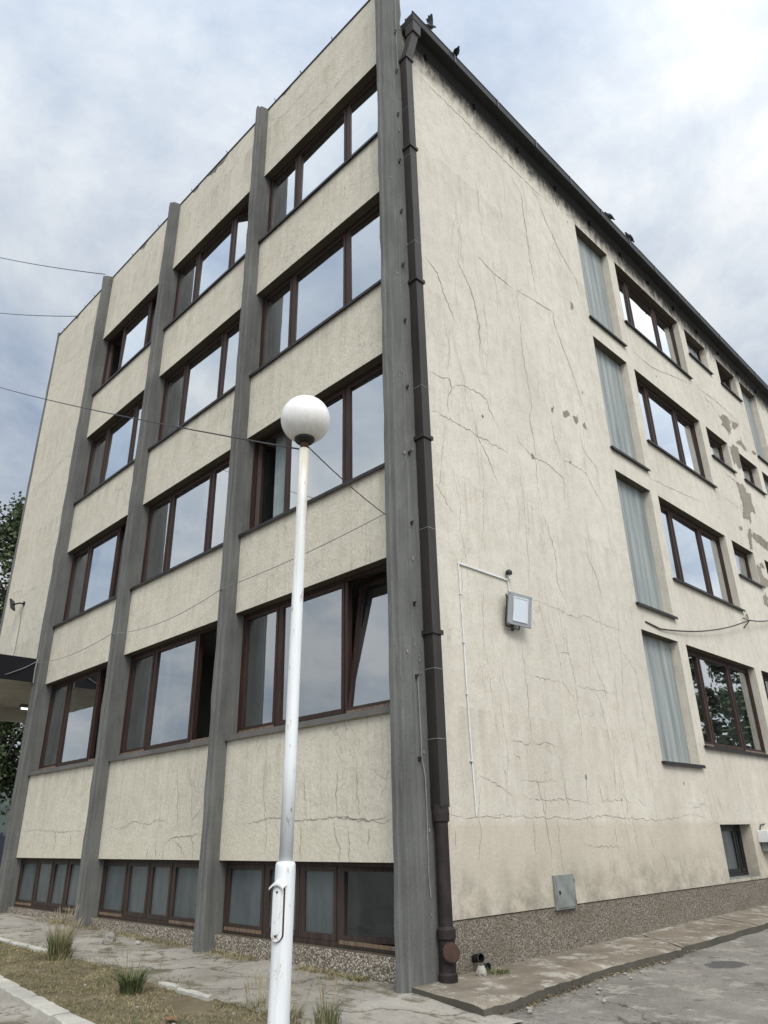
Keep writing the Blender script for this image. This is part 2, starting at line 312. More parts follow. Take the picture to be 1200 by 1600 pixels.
M['plastic'] = t.pbr(t.ramp(pn_, [(.35, (.09,.09,.10)), (.5, (.36,.36,.37)), (.62, (.62,.63,.64))]), .25, t.bump(pn_, .8, .05), 0, .5)
M['roof'] = simple('roof_sheet', (.011,.011,.011), .6, .3, 2)
M['black'] = simple('black_plastic', (.012,.012,.013), .45, .2, 6)
M['steel'] = simple('dull_steel', (.12,.12,.12), .5, .3, 8, .6)
M['cable'] = simple('cable_sheath', (.035,.035,.037), .6, .2, 4)
M['cable_grey'] = simple('grey_cable_sheath', (.22,.22,.22), .6, .2, 4)
M['white_pvc'] = simple('white_pvc', (.66,.67,.66), .5, .12, 4)
M['grey_box'] = simple('grey_painted_sheet', (.20,.213,.195), .55, .3, 5, .1, .4, .1, 12)
M['lamp_grey'] = simple('grey_cast_aluminium', (.34,.355,.36), .5, .1, 4, .3)
t = NT('floodlight_lens'); M['lens'] = t.pbr((.62,.68,.72), .08, None, 0, .6)
t = NT('fluorescent_tube'); e = t.N('Emission'); e.inputs[0].default_value = (.93,.98,1,1); e.inputs[1].default_value = 2.2; t.t.links.new(e.outputs[0], t.out.inputs[0]); M['tube'] = t.mat
# opal globe with dirt runs on its lower half
t = NT('opal_globe')
run = t.noise(34, (1,1,.06), 4, .7)
X, Y, Z = t.sep()
lowm = t.math('MULTIPLY_ADD', Z, -4.6, .35, clamp=True)
cc = t.mix(t.math('MULTIPLY', t.math('MULTIPLY', t.ramp(run, [(.40, 0), (.70, 1)]), lowm), .6), (.82,.81,.785), (.50,.46,.37))
cc = t.mix(t.math('MULTIPLY', lowm, .35), cc, (.62,.58,.50))
M['globe'] = t.pbr(cc, .32, None, 0, .5)
t = NT('white_pole_paint')
cc = t.ramp(t.noise(9, (1,1,.1), 5, .65), [(.3, (.60,.62,.62)), (.7, (.80,.81,.80))])
cc = t.mix(t.ramp(t.noise(22, (1,1,.35), 5, .7), [(.60, 0), (.67, .85)]), cc, (.30,.20,.11))
X, Y, Z = t.sep()
stn = t.math('MULTIPLY', t.math('MULTIPLY_ADD', Z, .9, -2.9, clamp=True), t.ramp(t.noise(26, (1,1,.06), 4, .7), [(.35, .1), (.6, 1)]))
cc = t.mix(t.math('MULTIPLY', stn, .75), cc, (.50,.43,.28))
cc = t.mix(t.ramp(t.noise(30, (1,1,.04), 4, .7, loc=(2,2,0)), [(.55, 0), (.7, .35)]), cc, (.42,.38,.29))
M['pole'] = t.pbr(cc, .38, t.bump(t.noise(30, (1,1,.3), 3), .15, .003), 0, .45)
# ground materials
t = NT('asphalt_yard')
c = t.ramp(t.noise(.9, (1,1,1), 9, .7), [(.32, (.13,.12,.103)), (.68, (.27,.25,.22))])
st = t.noise(95, (1,1,1), 3, .6)
c = t.mix(t.ramp(st, [(.52, 0), (.68, .75)]), c, (.36,.345,.31))
c = t.mix(t.ramp(st, [(.30, .8), (.42, 0)]), c, (.045,.042,.036))
c = t.mix(t.ramp(t.noise(2.7, (1,1,1), 9, .74), [(.53, 0), (.60, .7)]), c, (.36,.335,.285))
c = t.mix(t.ramp(t.noise(3.4, (1,1,1), 9, .74, loc=(3,9,1)), [(.56, 0), (.63, .6)]), c, (.085,.075,.06))
vo = t.N('TexVoronoi', feature='DISTANCE_TO_EDGE'); wob = t.N('TexNoise'); t.set(wob.inputs['Vector'], t.co()); wob.inputs['Scale'].default_value = 1.6; wob.inputs['Detail'].default_value = 7
ad = t.N('VectorMath', operation='MULTIPLY_ADD'); t.set(ad.inputs[0], wob.outputs['Color']); ad.inputs[1].default_value = (.8,.8,.8); t.set(ad.inputs[2], t.co((.5,.5,.5))); t.set(vo.inputs['Vector'], ad.outputs[0]); vo.inputs['Scale'].default_value = 1.0
c = t.mix(t.math('MULTIPLY', t.ramp(vo.outputs['Distance'], [(0, .9), (.012, 0)]), t.ramp(t.noise(.7), [(.45, 0), (.55, 1)])), c, (.045,.04,.03))
X, Y, Z = t.sep()   # an oval repair of darker tar
dx = t.math('DIVIDE', t.math('SUBTRACT', X, 1.50), .27); dy = t.math('DIVIDE', t.math('SUBTRACT', Y, 3.60), .34)
rr = t.math('ADD', t.math('ADD', t.math('MULTIPLY', dx, dx), t.math('MULTIPLY', dy, dy)), t.math('MULTIPLY', t.noise(6, (1,1,1), 5), 1.4))
c = t.mix(t.math('MULTIPLY_ADD', rr, -4, 6.0, clamp=True), c, t.ramp(st, [(.4, (.075,.070,.068)), (.7, (.15,.14,.135))]))
M['asphalt'] = t.pbr(c, .95, t.bump(t.math('ADD', st, t.noise(14, (1,1,1), 5, .6)), .7, .02), spec=.2)
t = NT('worn_concrete_apron')
c = t.ramp(t.noise(1.1, (1,1,1), 8, .66), [(.3, (.25,.225,.185)), (.7, (.47,.435,.375))])
st = t.noise(70, (1,1,1), 4, .65)
c = t.mix(t.ramp(st, [(.54, 0), (.66, .6)]), c, (.13,.12,.10))
c = t.mix(t.ramp(t.noise(1.7, (1,1.6,1), 8, .7, loc=(4,2,0)), [(.52, 0), (.60, .85)]), c, (.15,.128,.078))
vo = t.N('TexVoronoi', feature='DISTANCE_TO_EDGE'); wob = t.noise(2, (1,1,1), 5)
ad = t.N('VectorMath', operation='ADD'); t.set(ad.inputs[0], t.co((.55,.8,1))); t.set(ad.inputs[1], wob); t.set(vo.inputs['Vector'], ad.outputs[0]); vo.inputs['Scale'].default_value = 1.0
c = t.mix(t.ramp(vo.outputs['Distance'], [(0, .9), (.018, 0)]), c, (.085,.075,.048))
M['apron'] = t.pbr(c, .95, t.bump(t.math('ADD', st, t.noise(9, (1,1,1), 6, .65)), .8, .025), spec=.2)
t = NT('pavement_concrete')
c = t.ramp(t.noise(1.6, (1,1,1), 8, .68), [(.3, (.125,.104,.078)), (.7, (.285,.245,.19))])
c = t.mix(t.ramp(t.noise(3.1, (1,1,1), 8, .7, loc=(1,8,0)), [(.52, 0), (.60, .85)]), c, (.42,.39,.335))
st = t.noise(60, (1,1,1), 4, .65)
c = t.mix(t.ramp(st, [(.55, 0), (.68, .6)]), c, (.08,.07,.055))
M['pavement'] = t.pbr(c, .95, t.bump(t.math('ADD', st, t.noise(12, (1,1,1), 6, .65)), .7, .02), spec=.2)
t = NT('dry_soil')
c = t.ramp(t.noise(2.2, (1,1,1), 8, .7), [(.3, (.11,.088,.055)), (.55, (.18,.15,.095)), (.75, (.25,.215,.145))])
M['soil'] = t.pbr(c, .97, t.bump(t.noise(30, (1,1,1), 6, .7), .8, .03), spec=.1)
M['slab_side'] = concrete('mossy_broken_edge', (.075,.069,.054), False)
M['kerb'] = concrete('whitewashed_kerb', (.44,.42,.365), False)
M['stone'] = concrete('pale_rubble', (.33,.31,.27), False)
def blade(name, col):
    t = NT(name)
    oi = t.noise(3.0, (1,1,1), 3)
    c = t.ramp(oi, [(.3, tuple(x*.7 for x in col)), (.7, tuple(x*1.35 for x in col))])
    return t.pbr(c, .8, None, 0, .2)
M['grass_dry'] = blade('dry_grass', (.265,.225,.125))
M['grass_olive'] = blade('olive_grass', (.135,.132,.058))
M['grass_green'] = blade('green_grass', (.07,.10,.036))
M['grass_straw'] = blade('straw_stalk', (.29,.24,.145))
M['leaf_a'] = blade('leaf_dark', (.035,.052,.026)); M['leaf_b'] = blade('leaf_mid', (.062,.085,.038)); M['leaf_c'] = blade('leaf_light', (.095,.115,.06))
M['bark'] = simple('bark', (.085,.075,.065), .9, .5, 6, 0, .2, .5, 12)
M['feather'] = simple('pigeon_feather', (.032,.034,.042), .6, .5, 14)
M['hill'] = simple('wooded_hill', (.035,.047,.04), 1, .35, .06)
M['gate'] = simple('dark_blue_sheet', (.018,.022,.034), .5, .2, 2)

# ------------------------------------------------------------------ ground
def g(x, y):
    A = .078 + .0125*min(-x, 20) if x <= 0 else .078*max(0, 1 - x/1.2)
    B = 1 if y >= -.3 else max(.25, 1 + (y + .3)/6)
    return A*B + (.012*min(max(y, 0), 30) if x > 0 else 0)

def axis_vals(lo, hi, fine0, fine1, step):
    v = []; a = fine0
    while a <= fine1 + 1e-6: v.append(a); a += step
    s = step; a = fine0
    while a > lo: s *= 1.5; a -= s; v.insert(0, max(a, lo))
    s = step; a = v[-1]
    while a < hi: s *= 1.5; a += s; v.append(min(a, hi))
    return v
mb = MB()
xs = axis_vals(-900, 900, -14, 8, .22); ys = axis_vals(-900, 900, -8, 14, .22)
for y in ys:
    for x in xs: mb.v.append((x, y, g(x, y) - .004 + (.006*noise.noise((x*1.3, y*1.3, 0)) if abs(x) < 15 and abs(y) < 20 else 0)))
W = len(xs)
for j in range(len(ys)-1):
    for i in range(W-1):
        mb.f.append((j*W+i, j*W+i+1, (j+1)*W+i+1, (j+1)*W+i)); mb.m.append(0)
yard = tag(mb.build('yard', M['asphalt'], smooth=True), kind='structure')

def strip(name, x0, x1, n, ylo, yhi, rows, off, mat, kind='structure', bump=.012):
    mb = MB()
    for i in range(n + 1):
        x = x0 + (x1 - x0)*i/n; a = ylo(x); b = yhi(x)
        for j in range(rows + 1):
            y = a + (b - a)*j/rows
            mb.v.append((x, y, g(x, y) + off + bump*noise.noise((x*2.1, y*2.1, 3)) + bump*.5*noise.noise((x*7, y*7, 1))))
    for i in range(n):
        for j in range(rows):
            p = i*(rows+1)+j; mb.f.append((p, p+rows+1, p+rows+2, p+1)); mb.m.append(0)
    return tag(mb.build(name, mat, smooth=True), kind=kind)
def edge_apron(x):
    if x < -3.3: base = -1.50
    elif x < .35: base = -1.62
    else: base = -1.62 + (x - .35)*1.15
    return base + .05*noise.noise((x*3.0, 1, 1)) + .03*noise.noise((x*11, 1, 1))
strip('concrete_apron', -22, 1.3, 260, edge_apron, lambda x: .32 if x < 0 else max(-.12, edge_apron(x)+.02), 12, .012, M['apron'])
def edge_kerb(x): return -2.62 - .095*(x + 3.9) if x > -5.2 else -2.50
def lawn_hi(x): return edge_apron(x) + .015 if x < .2 else edge_apron(.2) - (x-.2)*1.5
strip('lawn_soil', -20, .75, 200, lambda x: min(edge_kerb(x), lawn_hi(x)-.01), lawn_hi, 10, .008, M['soil'])
strip('garden_path', -20, -.4, 150, lambda x: edge_kerb(x) - 2.2, lambda x: edge_kerb(x) - .12, 8, .010, M['apron'])

# pavement slab along the side wall, with a broken ragged edge
mb = MB(); NY = 150; NX = 8; prof = []
def slab_edge(y):
    e = .95 - .01*y + .08*noise.noise((y*1.3, 5, 0)) + .03*noise.noise((y*5, 5, 0)) + .018*noise.noise((y*14, 5, 0))
    if y < .35: e += .12*(.35 - y)
    if y > 3.0: e -= .03
    if 1.2 < y < 3.0: e -= .06*math.sin((y-1.2)/1.8*math.pi)
    return e
for j in range(NY + 1):
    y = -.17 + 22.2*(j/NY)**1.7
    e = slab_edge(y); zw = .135 + .0115*max(y, 0); zo = .112 + .0115*max(y, 0)
    if y < 0.5: zo -= .03*(0.5 - y)
    for i in range(NX + 1):
        f = i/NX; x = -.02 + (e + .02)*f
        yy = y - (.12*f*max(0, 1 - j/12))
        mb.v.append((x, yy, zw + (zo - zw)*f + .010*noise.noise((x*4, y*4, 0)) - (.012 + .008*random.random() if i == NX else 0)))
    mb.v.append((e + .02 + .02*noise.noise((y*9, 1, 1)), y - .12*max(0, 1 - j/12), -.03))
K = NX + 2
for j in range(NY):
    for i in range(K - 1):
        p = j*K+i; mb.f.append((p, p+1, p+K+1, p+K)); mb.m.append(2 if i >= NX else 0)
for i in range(K-1):
    a, b = mb.v[i], mb.v[i+1]
    mb.poly([a, b, (b[0], b[1], -.05), (a[0], a[1], -.05)], 2)
def jointline(path, w=.028):
    for (a, b) in zip(path, path[1:]):
        d = Vector((b[0]-a[0], b[1]-a[1], 0)).normalized(); nrm = Vector((-d.y, d.x, 0))*w/2
        def zz(p): return .135 + .0115*p[1] - .03*min(1, max(0, p[0]/.9)) + .012
        mb.poly([(a[0]-nrm.x, a[1]-nrm.y, zz(a)), (b[0]-nrm.x, b[1]-nrm.y, zz(b)), (b[0]+nrm.x, b[1]+nrm.y, zz(b)), (a[0]+nrm.x, a[1]+nrm.y, zz(a))], 1)
for y0, sk in ((4.4, -.55), (6.9, -.5), (9.6, -.4)):
    jointline([(0.02 + .88*k/9, y0 + sk*k/9 + .04*noise.noise((k*.9, y0, 0)), 0) for k in range(10)])
jointline([(.5 + .3*noise.noise((k*.3, 2, 2)), 2.9 + .17*k, 0) for k in range(9)], .010)
jointline([(.25 + .05*k, 1.6 + .12*noise.noise((k*.5, 2, 9)), 0) for k in range(10)], .009)
tag(mb.build('pavement', [M['pavement'], M['crack'], M['slab_side']]), kind='structure')

# far hills seen only behind the trees and in the panes
mb = MB(); NA = 90
for i in range(NA + 1):
    a = R(95 + 205*i/NA); h = 26 + 16*noise.noise((i*.11, 2, 0)) + 5*noise.noise((i*.7, 4, 0))
    for (r, z) in ((330, -3), (370, h*.55), (430, h), (520, -3)):
        mb.v.append((r*math.cos(a), r*math.sin(a), z + (2.0*noise.noise((i*3.1, r, 0)) if z > 0 else 0)))
for i in range(NA):
    for j in range(3):
        p = i*4+j; mb.f.append((p, p+4, p+5, p+1)); mb.m.append(0)
tag(mb.build('hills', M['hill'], smooth=True), kind='structure')

# ------------------------------------------------------------------ the building
B = empty('office_building', (0, 0, 0))
tag(B, 'four-storey cream roughcast office block with grey concrete fins and brown wooden windows', 'building')
XR = [0.0, -3.836, -7.654, -11.477, -15.30]          # right faces of the fins
PW = .15
LINT = {4: 14.403, 3: 11.228, 2: 8.003, 1: 4.801}
SILL = {4: 12.564, 3: 9.331, 2: 6.151, 1: 2.914}
PB = 1.231
def parz(x): return 16.36 - .022*x

def ribbon(mb, pts, put, wmax, mi, step=.07, jit=.022):
    """a crack: jagged tapering strip on a wall"""
    P = []
    for (a, b) in zip(pts, pts[1:]):
        L = math.hypot(b[0]-a[0], b[1]-a[1]); n = max(1, int(L/step))
        for k in range(n):
            f = k/n; P.append((a[0]+(b[0]-a[0])*f + rnd(-jit, jit), a[1]+(b[1]-a[1])*f + rnd(-jit, jit)))
    P.append(pts[-1]); n = len(P)
    if n < 2: return
    L = []; Rr = []
    for k in range(n):
        p = P[k]; q = P[min(k+1, n-1)]; o = P[max(k-1, 0)]
        dx, dy = q[0]-o[0], q[1]-o[1]; l = math.hypot(dx, dy) or 1
        w = wmax*(.25 + .75*random.random())*min(1, .3 + 2.5*min(k, n-1-k)/n)/2
        L.append((p[0]-dy/l*w, p[1]+dx/l*w)); Rr.append((p[0]+dy/l*w, p[1]-dx/l*w))
    b = len(mb.v)
    for k in range(n): mb.v.append(put(*L[k])); mb.v.append(put(*Rr[k]))
    for k in range(n-1):
        mb.f.append((b+2*k, b+2*k+1, b+2*k+3, b+2*k+2)); mb.m.append(mi)

# ---- concrete fins
def fin(xr, ztop, broad):
    mb = MB(); w = PW
    r = xr + (.015 if broad else 0)
    out = [(xr-w, .30), (xr-w, -.20), (xr-w+.012, -.235), (xr-w+.03, -.25), (xr-.05, -.25), (xr-.038, -.235), (xr-.036, -.205), (xr-.012, -.195), (r, -.17), (r, .30)]
    if broad: out = [(xr-w, .30), (xr-w, -.22), (xr-w+.012, -.25), (xr-w+.03, -.265), (xr-.06, -.265), (xr-.046, -.25), (xr-.044, -.215), (r-.01, -.205), (r, -.19), (r, -.02), (r-.008, 0), (r, .03), (r, .285)]
    if xr < -15: out = [(xr-w, .30), (xr-w, -.02), (xr-w+.01, -.035), (xr-w+.08, -.035), (xr-w+.09, -.02), (xr-w+.09, .30)]
    mb.prism(out, g(xr, -.25) - .3, ztop, 0, 60, .012)
    n = len(out)
    # weathered, sloping head
    if not broad:
        top = mb.v[60*n:61*n]
        for k in range(n):
            x, y, z = mb.v[60*n+k]
            mb.v[60*n+k] = (x, y, z - (.16 if y < -.12 else 0) + rnd(-.02, .02))
    else:
        for lev in range(52, 61):
            for k in range(n):
                x, y, z = mb.v[lev*n+k]
                if y > .2: mb.v[lev*n+k] = (x, y - .05*random.random(), z)
    if broad:                                        # spalls and dark pits in the broad face
        for _ in range(26):
            y0, z0 = rnd(-.17, .22), rnd(.4, 15.5); s = rnd(.006, .02)
            mb.poly([(r+.014, y0 + s*rnd(.6, 1.2)*math.cos(q), z0 + s*1.5*rnd(.6, 1.3)*math.sin(q)) for q in [k*math.pi/4 for k in range(8)]], 1)
    else:
        pass
    return mb.build('concrete_fin', [M['concrete'], M['crack']], B)
for k, xr in enumerate(XR):
    f = fin(xr, parz(xr) + (.2 if k else .8) - .08, k == 0)

# ---- front spandrels and parapets (bays between the fins)
def front_put(a, z): return (a, -.0035, z)
def panel(x0, x1, z0, z1, slope_top=False, name='spandrel_panel'):
    mb = MB(); n = 10
    if slope_top:
        P = [(x0, 0, z0), (x1, 0, z0), (x1, 0, parz(x1)), (x0, 0, parz(x0))]
        Q = [(x, .26, z) for (x, y, z) in P]
        mb.poly(P); mb.poly(list(reversed(Q)))
        mb.poly([P[0], Q[0], Q[1], P[1]], 2); mb.poly([P[1], Q[1], Q[2], P[2]]); mb.poly([P[2], Q[2], Q[3], P[3]]); mb.poly([P[3], Q[3], Q[0], P[0]])
        # thin metal coping, and a grey cement edge where the render has dropped off
        c = [(x0, -.02, parz(x0)+.004), (x1, -.02, parz(x1)+.004), (x1, .28, parz(x1)+.004), (x0, .28, parz(x0)+.004)]
        mb.poly(c, 3); mb.poly([(x, y, z+.03) for x, y, z in c], 3)
        for i in range(4):
            a, b = c[i], c[(i+1) % 4]; mb.poly([a, b, (b[0], b[1], b[2]+.03), (a[0], a[1], a[2]+.03)], 3)
    else:
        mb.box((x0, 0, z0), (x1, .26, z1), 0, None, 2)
    if slope_top:
        for (ax, w_, h_) in ((-5.9, .9, .20), (-6.9, .3, .12), (-3.2, .35, .10), (-9.6, .5, .16), (-13.9, .4, .12)):
            if x0 < ax < x1:
                pts = [(ax + w_*(k/10 - .5), -.004, parz(ax + w_*(k/10 - .5))) for k in range(11)] + [(ax + w_*(.5 - k/10), -.004, parz(ax) - h_*(.35 + .65*random.random())*math.sin(math.pi*(.08 + .84*k/10))) for k in range(11)]
                mb.poly(pts, 4)
    for cr in FRONT_CRACKS:
        mx = sum(p[0] for p in cr)/len(cr); mz = sum(p[1] for p in cr)/len(cr)
        if x0 < mx < x1 and z0 - .3 < mz < z1 + .3:
            cr2 = [(min(max(a, x0+.01), x1-.01), min(max(z, z0+.01), z1-.02)) for a, z in cr]
            L = sum(math.hypot(b[0]-a[0], b[1]-a[1]) for a, b in zip(cr2, cr2[1:]))
            if L > .08: ribbon(mb, cr2, front_put, .014 if mz < 1.7 else .010, 1, .045, .016)
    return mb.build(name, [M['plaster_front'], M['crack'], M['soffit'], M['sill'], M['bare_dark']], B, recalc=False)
for k in range(3):
    x0, x1 = XR[k+1] - .004, XR[k] - PW + .004
    panel(x0, x1, PB, SILL[1] - .05)
    for r in (1, 2, 3): panel(x0, x1, LINT[r], SILL[r+1] - .03)
    panel(x0, x1, LINT[4], 16.4, True, 'parapet_panel')
# blank end bay over the open entrance
x0, x1 = XR[4] - .063, XR[3] - PW + .004
panel(x0, x1, 4.82, 16.4, True, 'blank_wall_panel')
mb = MB()
mb.box((XR[4]-PW+.002, .27, 4.84), (XR[4]-.02, 12, 16.2)); mb.build('end_wall', M['plaster_front'], B)
mb = MB()
for x, in [(-1.653,), (-2.679,), (-3.589,), (-5.511,), (-7.112,), (-8.8,), (-10.3,), (-12.75,), (-13.42,), (-15.0,)]:
    p = (x, .02, parz(x))
    q = MB(); q.tube([p, (x, -.005, p[2]+.07), (x+.015, -.035, p[2]+.10)], .009, 6); q.build('conductor_peg', M['steel'], B)

# ---- side wall with openings
YEND = 21.5
HOL = []
cols = {'A': (5.995, 7.442), 'B': (7.78, 11.21), 'C': (11.588, 12.967), 'D': (13.709, 15.108), 'E': (15.449, 16.742)}
low = {'A': {4: 11.717, 3: 8.506, 2: 5.288, 1: 2.557}, 'B': dict(SILL), 'C': {4: 13.53, 3: 10.344, 2: 7.099, 1: 3.88}, 'D': {4: 13.531, 3: 10.365, 2: 7.12}, 'E': {4: 11.727, 3: 8.51}}
for c in cols:
    for r in low[c]: HOL.append((c, r, cols[c][0], cols[c][1], low[c][r], LINT[r]))
HOL.append(('F', 0, 7.78, 9.16, .70, 1.578))
def gz(y): return 15.42 - .026*y
WTOP = 15.2; WB = .655; DEP = .17
yb = sorted(set([.285, YEND] + [h[2] for h in HOL] + [h[3] for h in HOL])); zb = sorted(set([WB, WTOP] + [h[4] for h in HOL] + [h[5] for h in HOL]))
mb = MB()
for y0, y1 in zip(yb, yb[1:]):
    for z0, z1 in zip(zb, zb[1:]):
        ym, zm = (y0+y1)/2, (z0+z1)/2
        if not any(h[2] < ym < h[3] and h[4] < zm < h[5] for h in HOL):
            t0, t1 = (gz(y0)-.1, gz(y1)-.1) if z1 == WTOP else (z1, z1)
            mb.poly([(0, y0, z0), (0, y1, z0), (0, y1, t1), (0, y0, t0)])
for c, r, y0, y1, z0, z1 in HOL:
    d = -.30
    mb.poly([(0, y0, z0), (0, y0, z1), (d, y0, z1), (d, y0, z0)])
    mb.poly([(0, y1, z1), (0, y1, z0), (d, y1, z0), (d, y1, z1)])
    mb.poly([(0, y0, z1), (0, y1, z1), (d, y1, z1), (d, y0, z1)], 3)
    mb.poly([(0, y1, z0), (0, y0, z0), (d, y0, z0), (d, y1, z0)])
mb.poly([(0, .285, WB), (-.06, .285, WB), (-.06, YEND, WB), (0, YEND, WB)], 3)
def side_put(a, z): return (.0035, a, z)
for i, cr in enumerate(SIDE_CRACKS):
    mz = sum(p[1] for p in cr)/len(cr)
    ribbon(mb, cr, side_put, .024 if mz > 9.5 else (.013 if mz > 5 else .0078), 1, .05, .02)
def hits(a, z): return any(h[2]-.15 < a < h[3]+.15 and h[4]-.15 < z < h[5]+.1 for h in HOL)
for _ in range(90):                                   # finer, mostly upright cracks
    a, z = rnd(.7, 7.6), rnd(1.0, 14.6); pts = [(a, z)]; dr = rnd(-.16, .1)
    for k in range(random.randint(3, 9)):
        a += dr*.3 + rnd(-.05, .05); z -= rnd(.12, .3)
        if hits(a, z) or z < .75 or a < .6: break
        pts.append((a, z))
    if len(pts) > 2: ribbon(mb, pts, side_put, .0052, 1, .06, .014)
for _ in range(26):                                   # chipped spots
    a, z = rnd(.8, 14), rnd(1.7, 14.3)
    if hits(a, z): continue
    s = rnd(.01, .035); n = 7
    mb.poly([side_put(a + s*rnd(.5, 1.2)*math.cos(2*math.pi*k/n), z + s*rnd(.6, 1.6)*math.sin(2*math.pi*k/n)) for k in range(n)], random.choice((1, 2, 2)))
for pt in SIDE_PATCHES:                               # fallen plaster, its edge shadow painted as a dark broken rim round bare render
    n = len(pt); J = []
    for k in range(n):
        a, b = pt[k], pt[(k+1) % n]; L = math.hypot(b[0]-a[0], b[1]-a[1]); m = max(1, int(L/.055))
        for i in range(m):
            f = i/m; s = .032 if m > 1 else .008
            J.append((a[0]+(b[0]-a[0])*f + rnd(-s, s), a[1]+(b[1]-a[1])*f + rnd(-s, s)))
    J = [p for p in J if not any(h[2] < p[0] < h[3] and h[4] < p[1] < h[5] for h in HOL)]
    if len(J) > 2:
        mb.poly([(.004, a, z) for a, z in J], 2)
        cxp = sum(p[0] for p in J)/len(J); czp = sum(p[1] for p in J)/len(J)
        for _ in range(5 if len(J) > 20 else 1):       # loose flakes round the edge
            p = random.choice(J); a = cxp + (p[0]-cxp)*1.18 + rnd(-.05, .05); z = czp + (p[1]-czp)*1.15 + rnd(-.05, .05); f_ = rnd(.012, .045)
            if not any(h[2] < a < h[3] and h[4] < z < h[5] for h in HOL):
                mb.poly([(.0045, a + f_*rnd(.4, 1.3)*math.cos(k*1.05), z + f_*rnd(.6, 1.8)*math.sin(k*1.05)) for k in range(6)], 2)
        ribbon(mb, J + [J[0]], lambda a, z: (.006, a, z), .034, 1, .06, .012)
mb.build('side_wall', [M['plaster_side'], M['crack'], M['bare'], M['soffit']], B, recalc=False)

# ---- plinths
mb = MB()
for k in range(3):
    x0, x1 = XR[k+1] - .003, XR[k] - PW + .003
    n = 24
    for i in range(n):
        a = x0 + (x1-x0)*i/n; b = x0 + (x1-x0)*(i+1)/n
        for (p, q, z0, z1) in ((a, b, g(a, 0) - .2, .335),):
            mb.poly([(a, -.012, z0), (b, -.012, z0), (b, .008, z1), (a, .008, z1)])
            mb.poly([(a, .008, z1), (b, .008, z1), (b, .30, z1+.004), (a, .30, z1+.004)], 1)
mb.build('front_plinth', [M['pebble_front'], M['ledge']], B)
mb = MB(); mb.box((-.3, .29, -.2), (-.014, YEND, .645)); mb.box((-.34, .29, -.2), (-.31, 9, .66))
mb.build('side_plinth', M['pebble'], B)

# ---- windows
def F_(a, d, z): return (a, d, z)
def S_(a, d, z): return (-d, a, z)
def window(T, a0, a1, z0, z1, d, splits, states, mats, name='window', sill=None, curtain=None, sash=True, label=None, raw=(), dark=()):
    wood_, gl = mats
    fr = MB(); fw = .05
    fr.box((a0, d, z0), (a0+fw, d+.10, z1+.01), 0, T); fr.box((a1-fw, d, z0), (a1, d+.10, z1+.01), 0, T)
    fr.box((a0+fw, d, z1-fw), (a1-fw, d+.10, z1+.01), 0, T); fr.box((a0+fw, d, z0), (a1-fw, d+.10, z0+fw), 0, T)
    edges = [a0+fw] + [None]*0
    mull = .06; bounds = []
    prev = a0+fw
    for s in splits:
        m = a0 + (a1-a0)*s
        fr.box((m-mull/2, d+.018, z0+fw), (m+mull/2, d+.10, z1-fw), 0, T)
        bounds.append((prev, m-mull/2)); prev = m+mull/2
    bounds.append((prev, a1-fw))
    w = fr.build(name, wood_, B)
    if label: w['label'] = label
    zb_, zt_ = z0+fw, z1-fw
    for i, ((p, q), st) in enumerate(zip(bounds, states)):
        def TT(a, dd, z, p=p, q=q, st=st):
            if st == 'tilt': dd = dd + (z - zb_)*.13
            elif st == 'tiltside': dd = dd + (a - p)*.30
            elif st == 'open': dd, a = dd + .05 + (a - p), p + .02 + (dd-d)*.6
            elif st == 'openr': dd, a = dd + .05 + (q - a), q - .02 - (dd-d)*.6
            return T(a, dd, z)
        b = .058
        s_ = MB()
        lowm = 1 if i in raw else 0
        s_.box((p+.004, d+.008, zb_+.004), (p+b, d+.065, zt_-.004), 0, TT); s_.box((q-b, d+.008, zb_+.004), (q-.004, d+.065, zt_-.004), 0, TT)
        s_.box((p+b, d+.008, zt_-b), (q-b, d+.065, zt_-.004), 0, TT); s_.box((p+b, d+.008, zb_+.004), (q-b, d+.065, zb_+b*1.15), 0, TT)
        if lowm: s_.box((p+.004, d-.004, zb_-.018), (q-.004, d+.006, zb_+.022), 1, TT if st == 'c' else T)
        so = s_.build('sash', [wood_, M['wood_raw']], w)
        if st == 'tilt': so['label'] = 'sash tilted inwards at the top'
        elif st == 'tiltside': so['label'] = 'sash left ajar'
        elif st in ('open', 'openr'): so['label'] = 'sash swung open into the dark room'
        pn = MB(); dd = d + .038
        j1, j2 = rnd(-.009, .009), rnd(-.009, .009)
        pn.poly([TT(p+b-.006, dd-j1-j2, zb_+b), TT(q-b+.006, dd+j1-j2, zb_+b), TT(q-b+.006, dd+j1+j2, zt_-b+.006), TT(p+b-.006, dd-j1+j2, zt_-b+.006)])
        pn.build('pane', M['glass_dark'] if i in dark else gl, w, recalc=False)
        if curtain and curtain.get(i):
            cm, f0, f1 = curtain[i]
            c_ = MB(); n = 28; A0 = p + (q-p)*f0; A1 = p + (q-p)*f1
            for k in range(n+1):
                a = A0 + (A1-A0)*k/n; o = d + .26 + .022*math.sin(k*2.1) + .008*math.sin(k*5)
                c_.v.append(T(a, o, z0-.1)); c_.v.append(T(a, o, z1+.02))
            for k in range(n): c_.f.append((2*k, 2*k+2, 2*k+3, 2*k+1)); c_.m.append(0)
            c_.build('curtain', cm, w, smooth=True, recalc=False)
    if sill:
        sm, dz, out, x0, x1 = sill
        si = MB(); si.box((x0, -out, z0-dz), (x1, d+.012, z0-.002), 0, T)
        si.box((x0, -out-.006, z0-dz-.03), (x1, -out, z0-.006), 0, T)
        si.build('sill', sm, w)
    return w
G = (M['wood'], M['glass']); GL = (M['wood'], M['glass_low']); FB = (M['wood_old'], M['frost'])
SP = (.262, .668)
wc, gc, bc, cw = M['curtain'], M['curtain_grey'], M['curtain_brown'], M['cream']
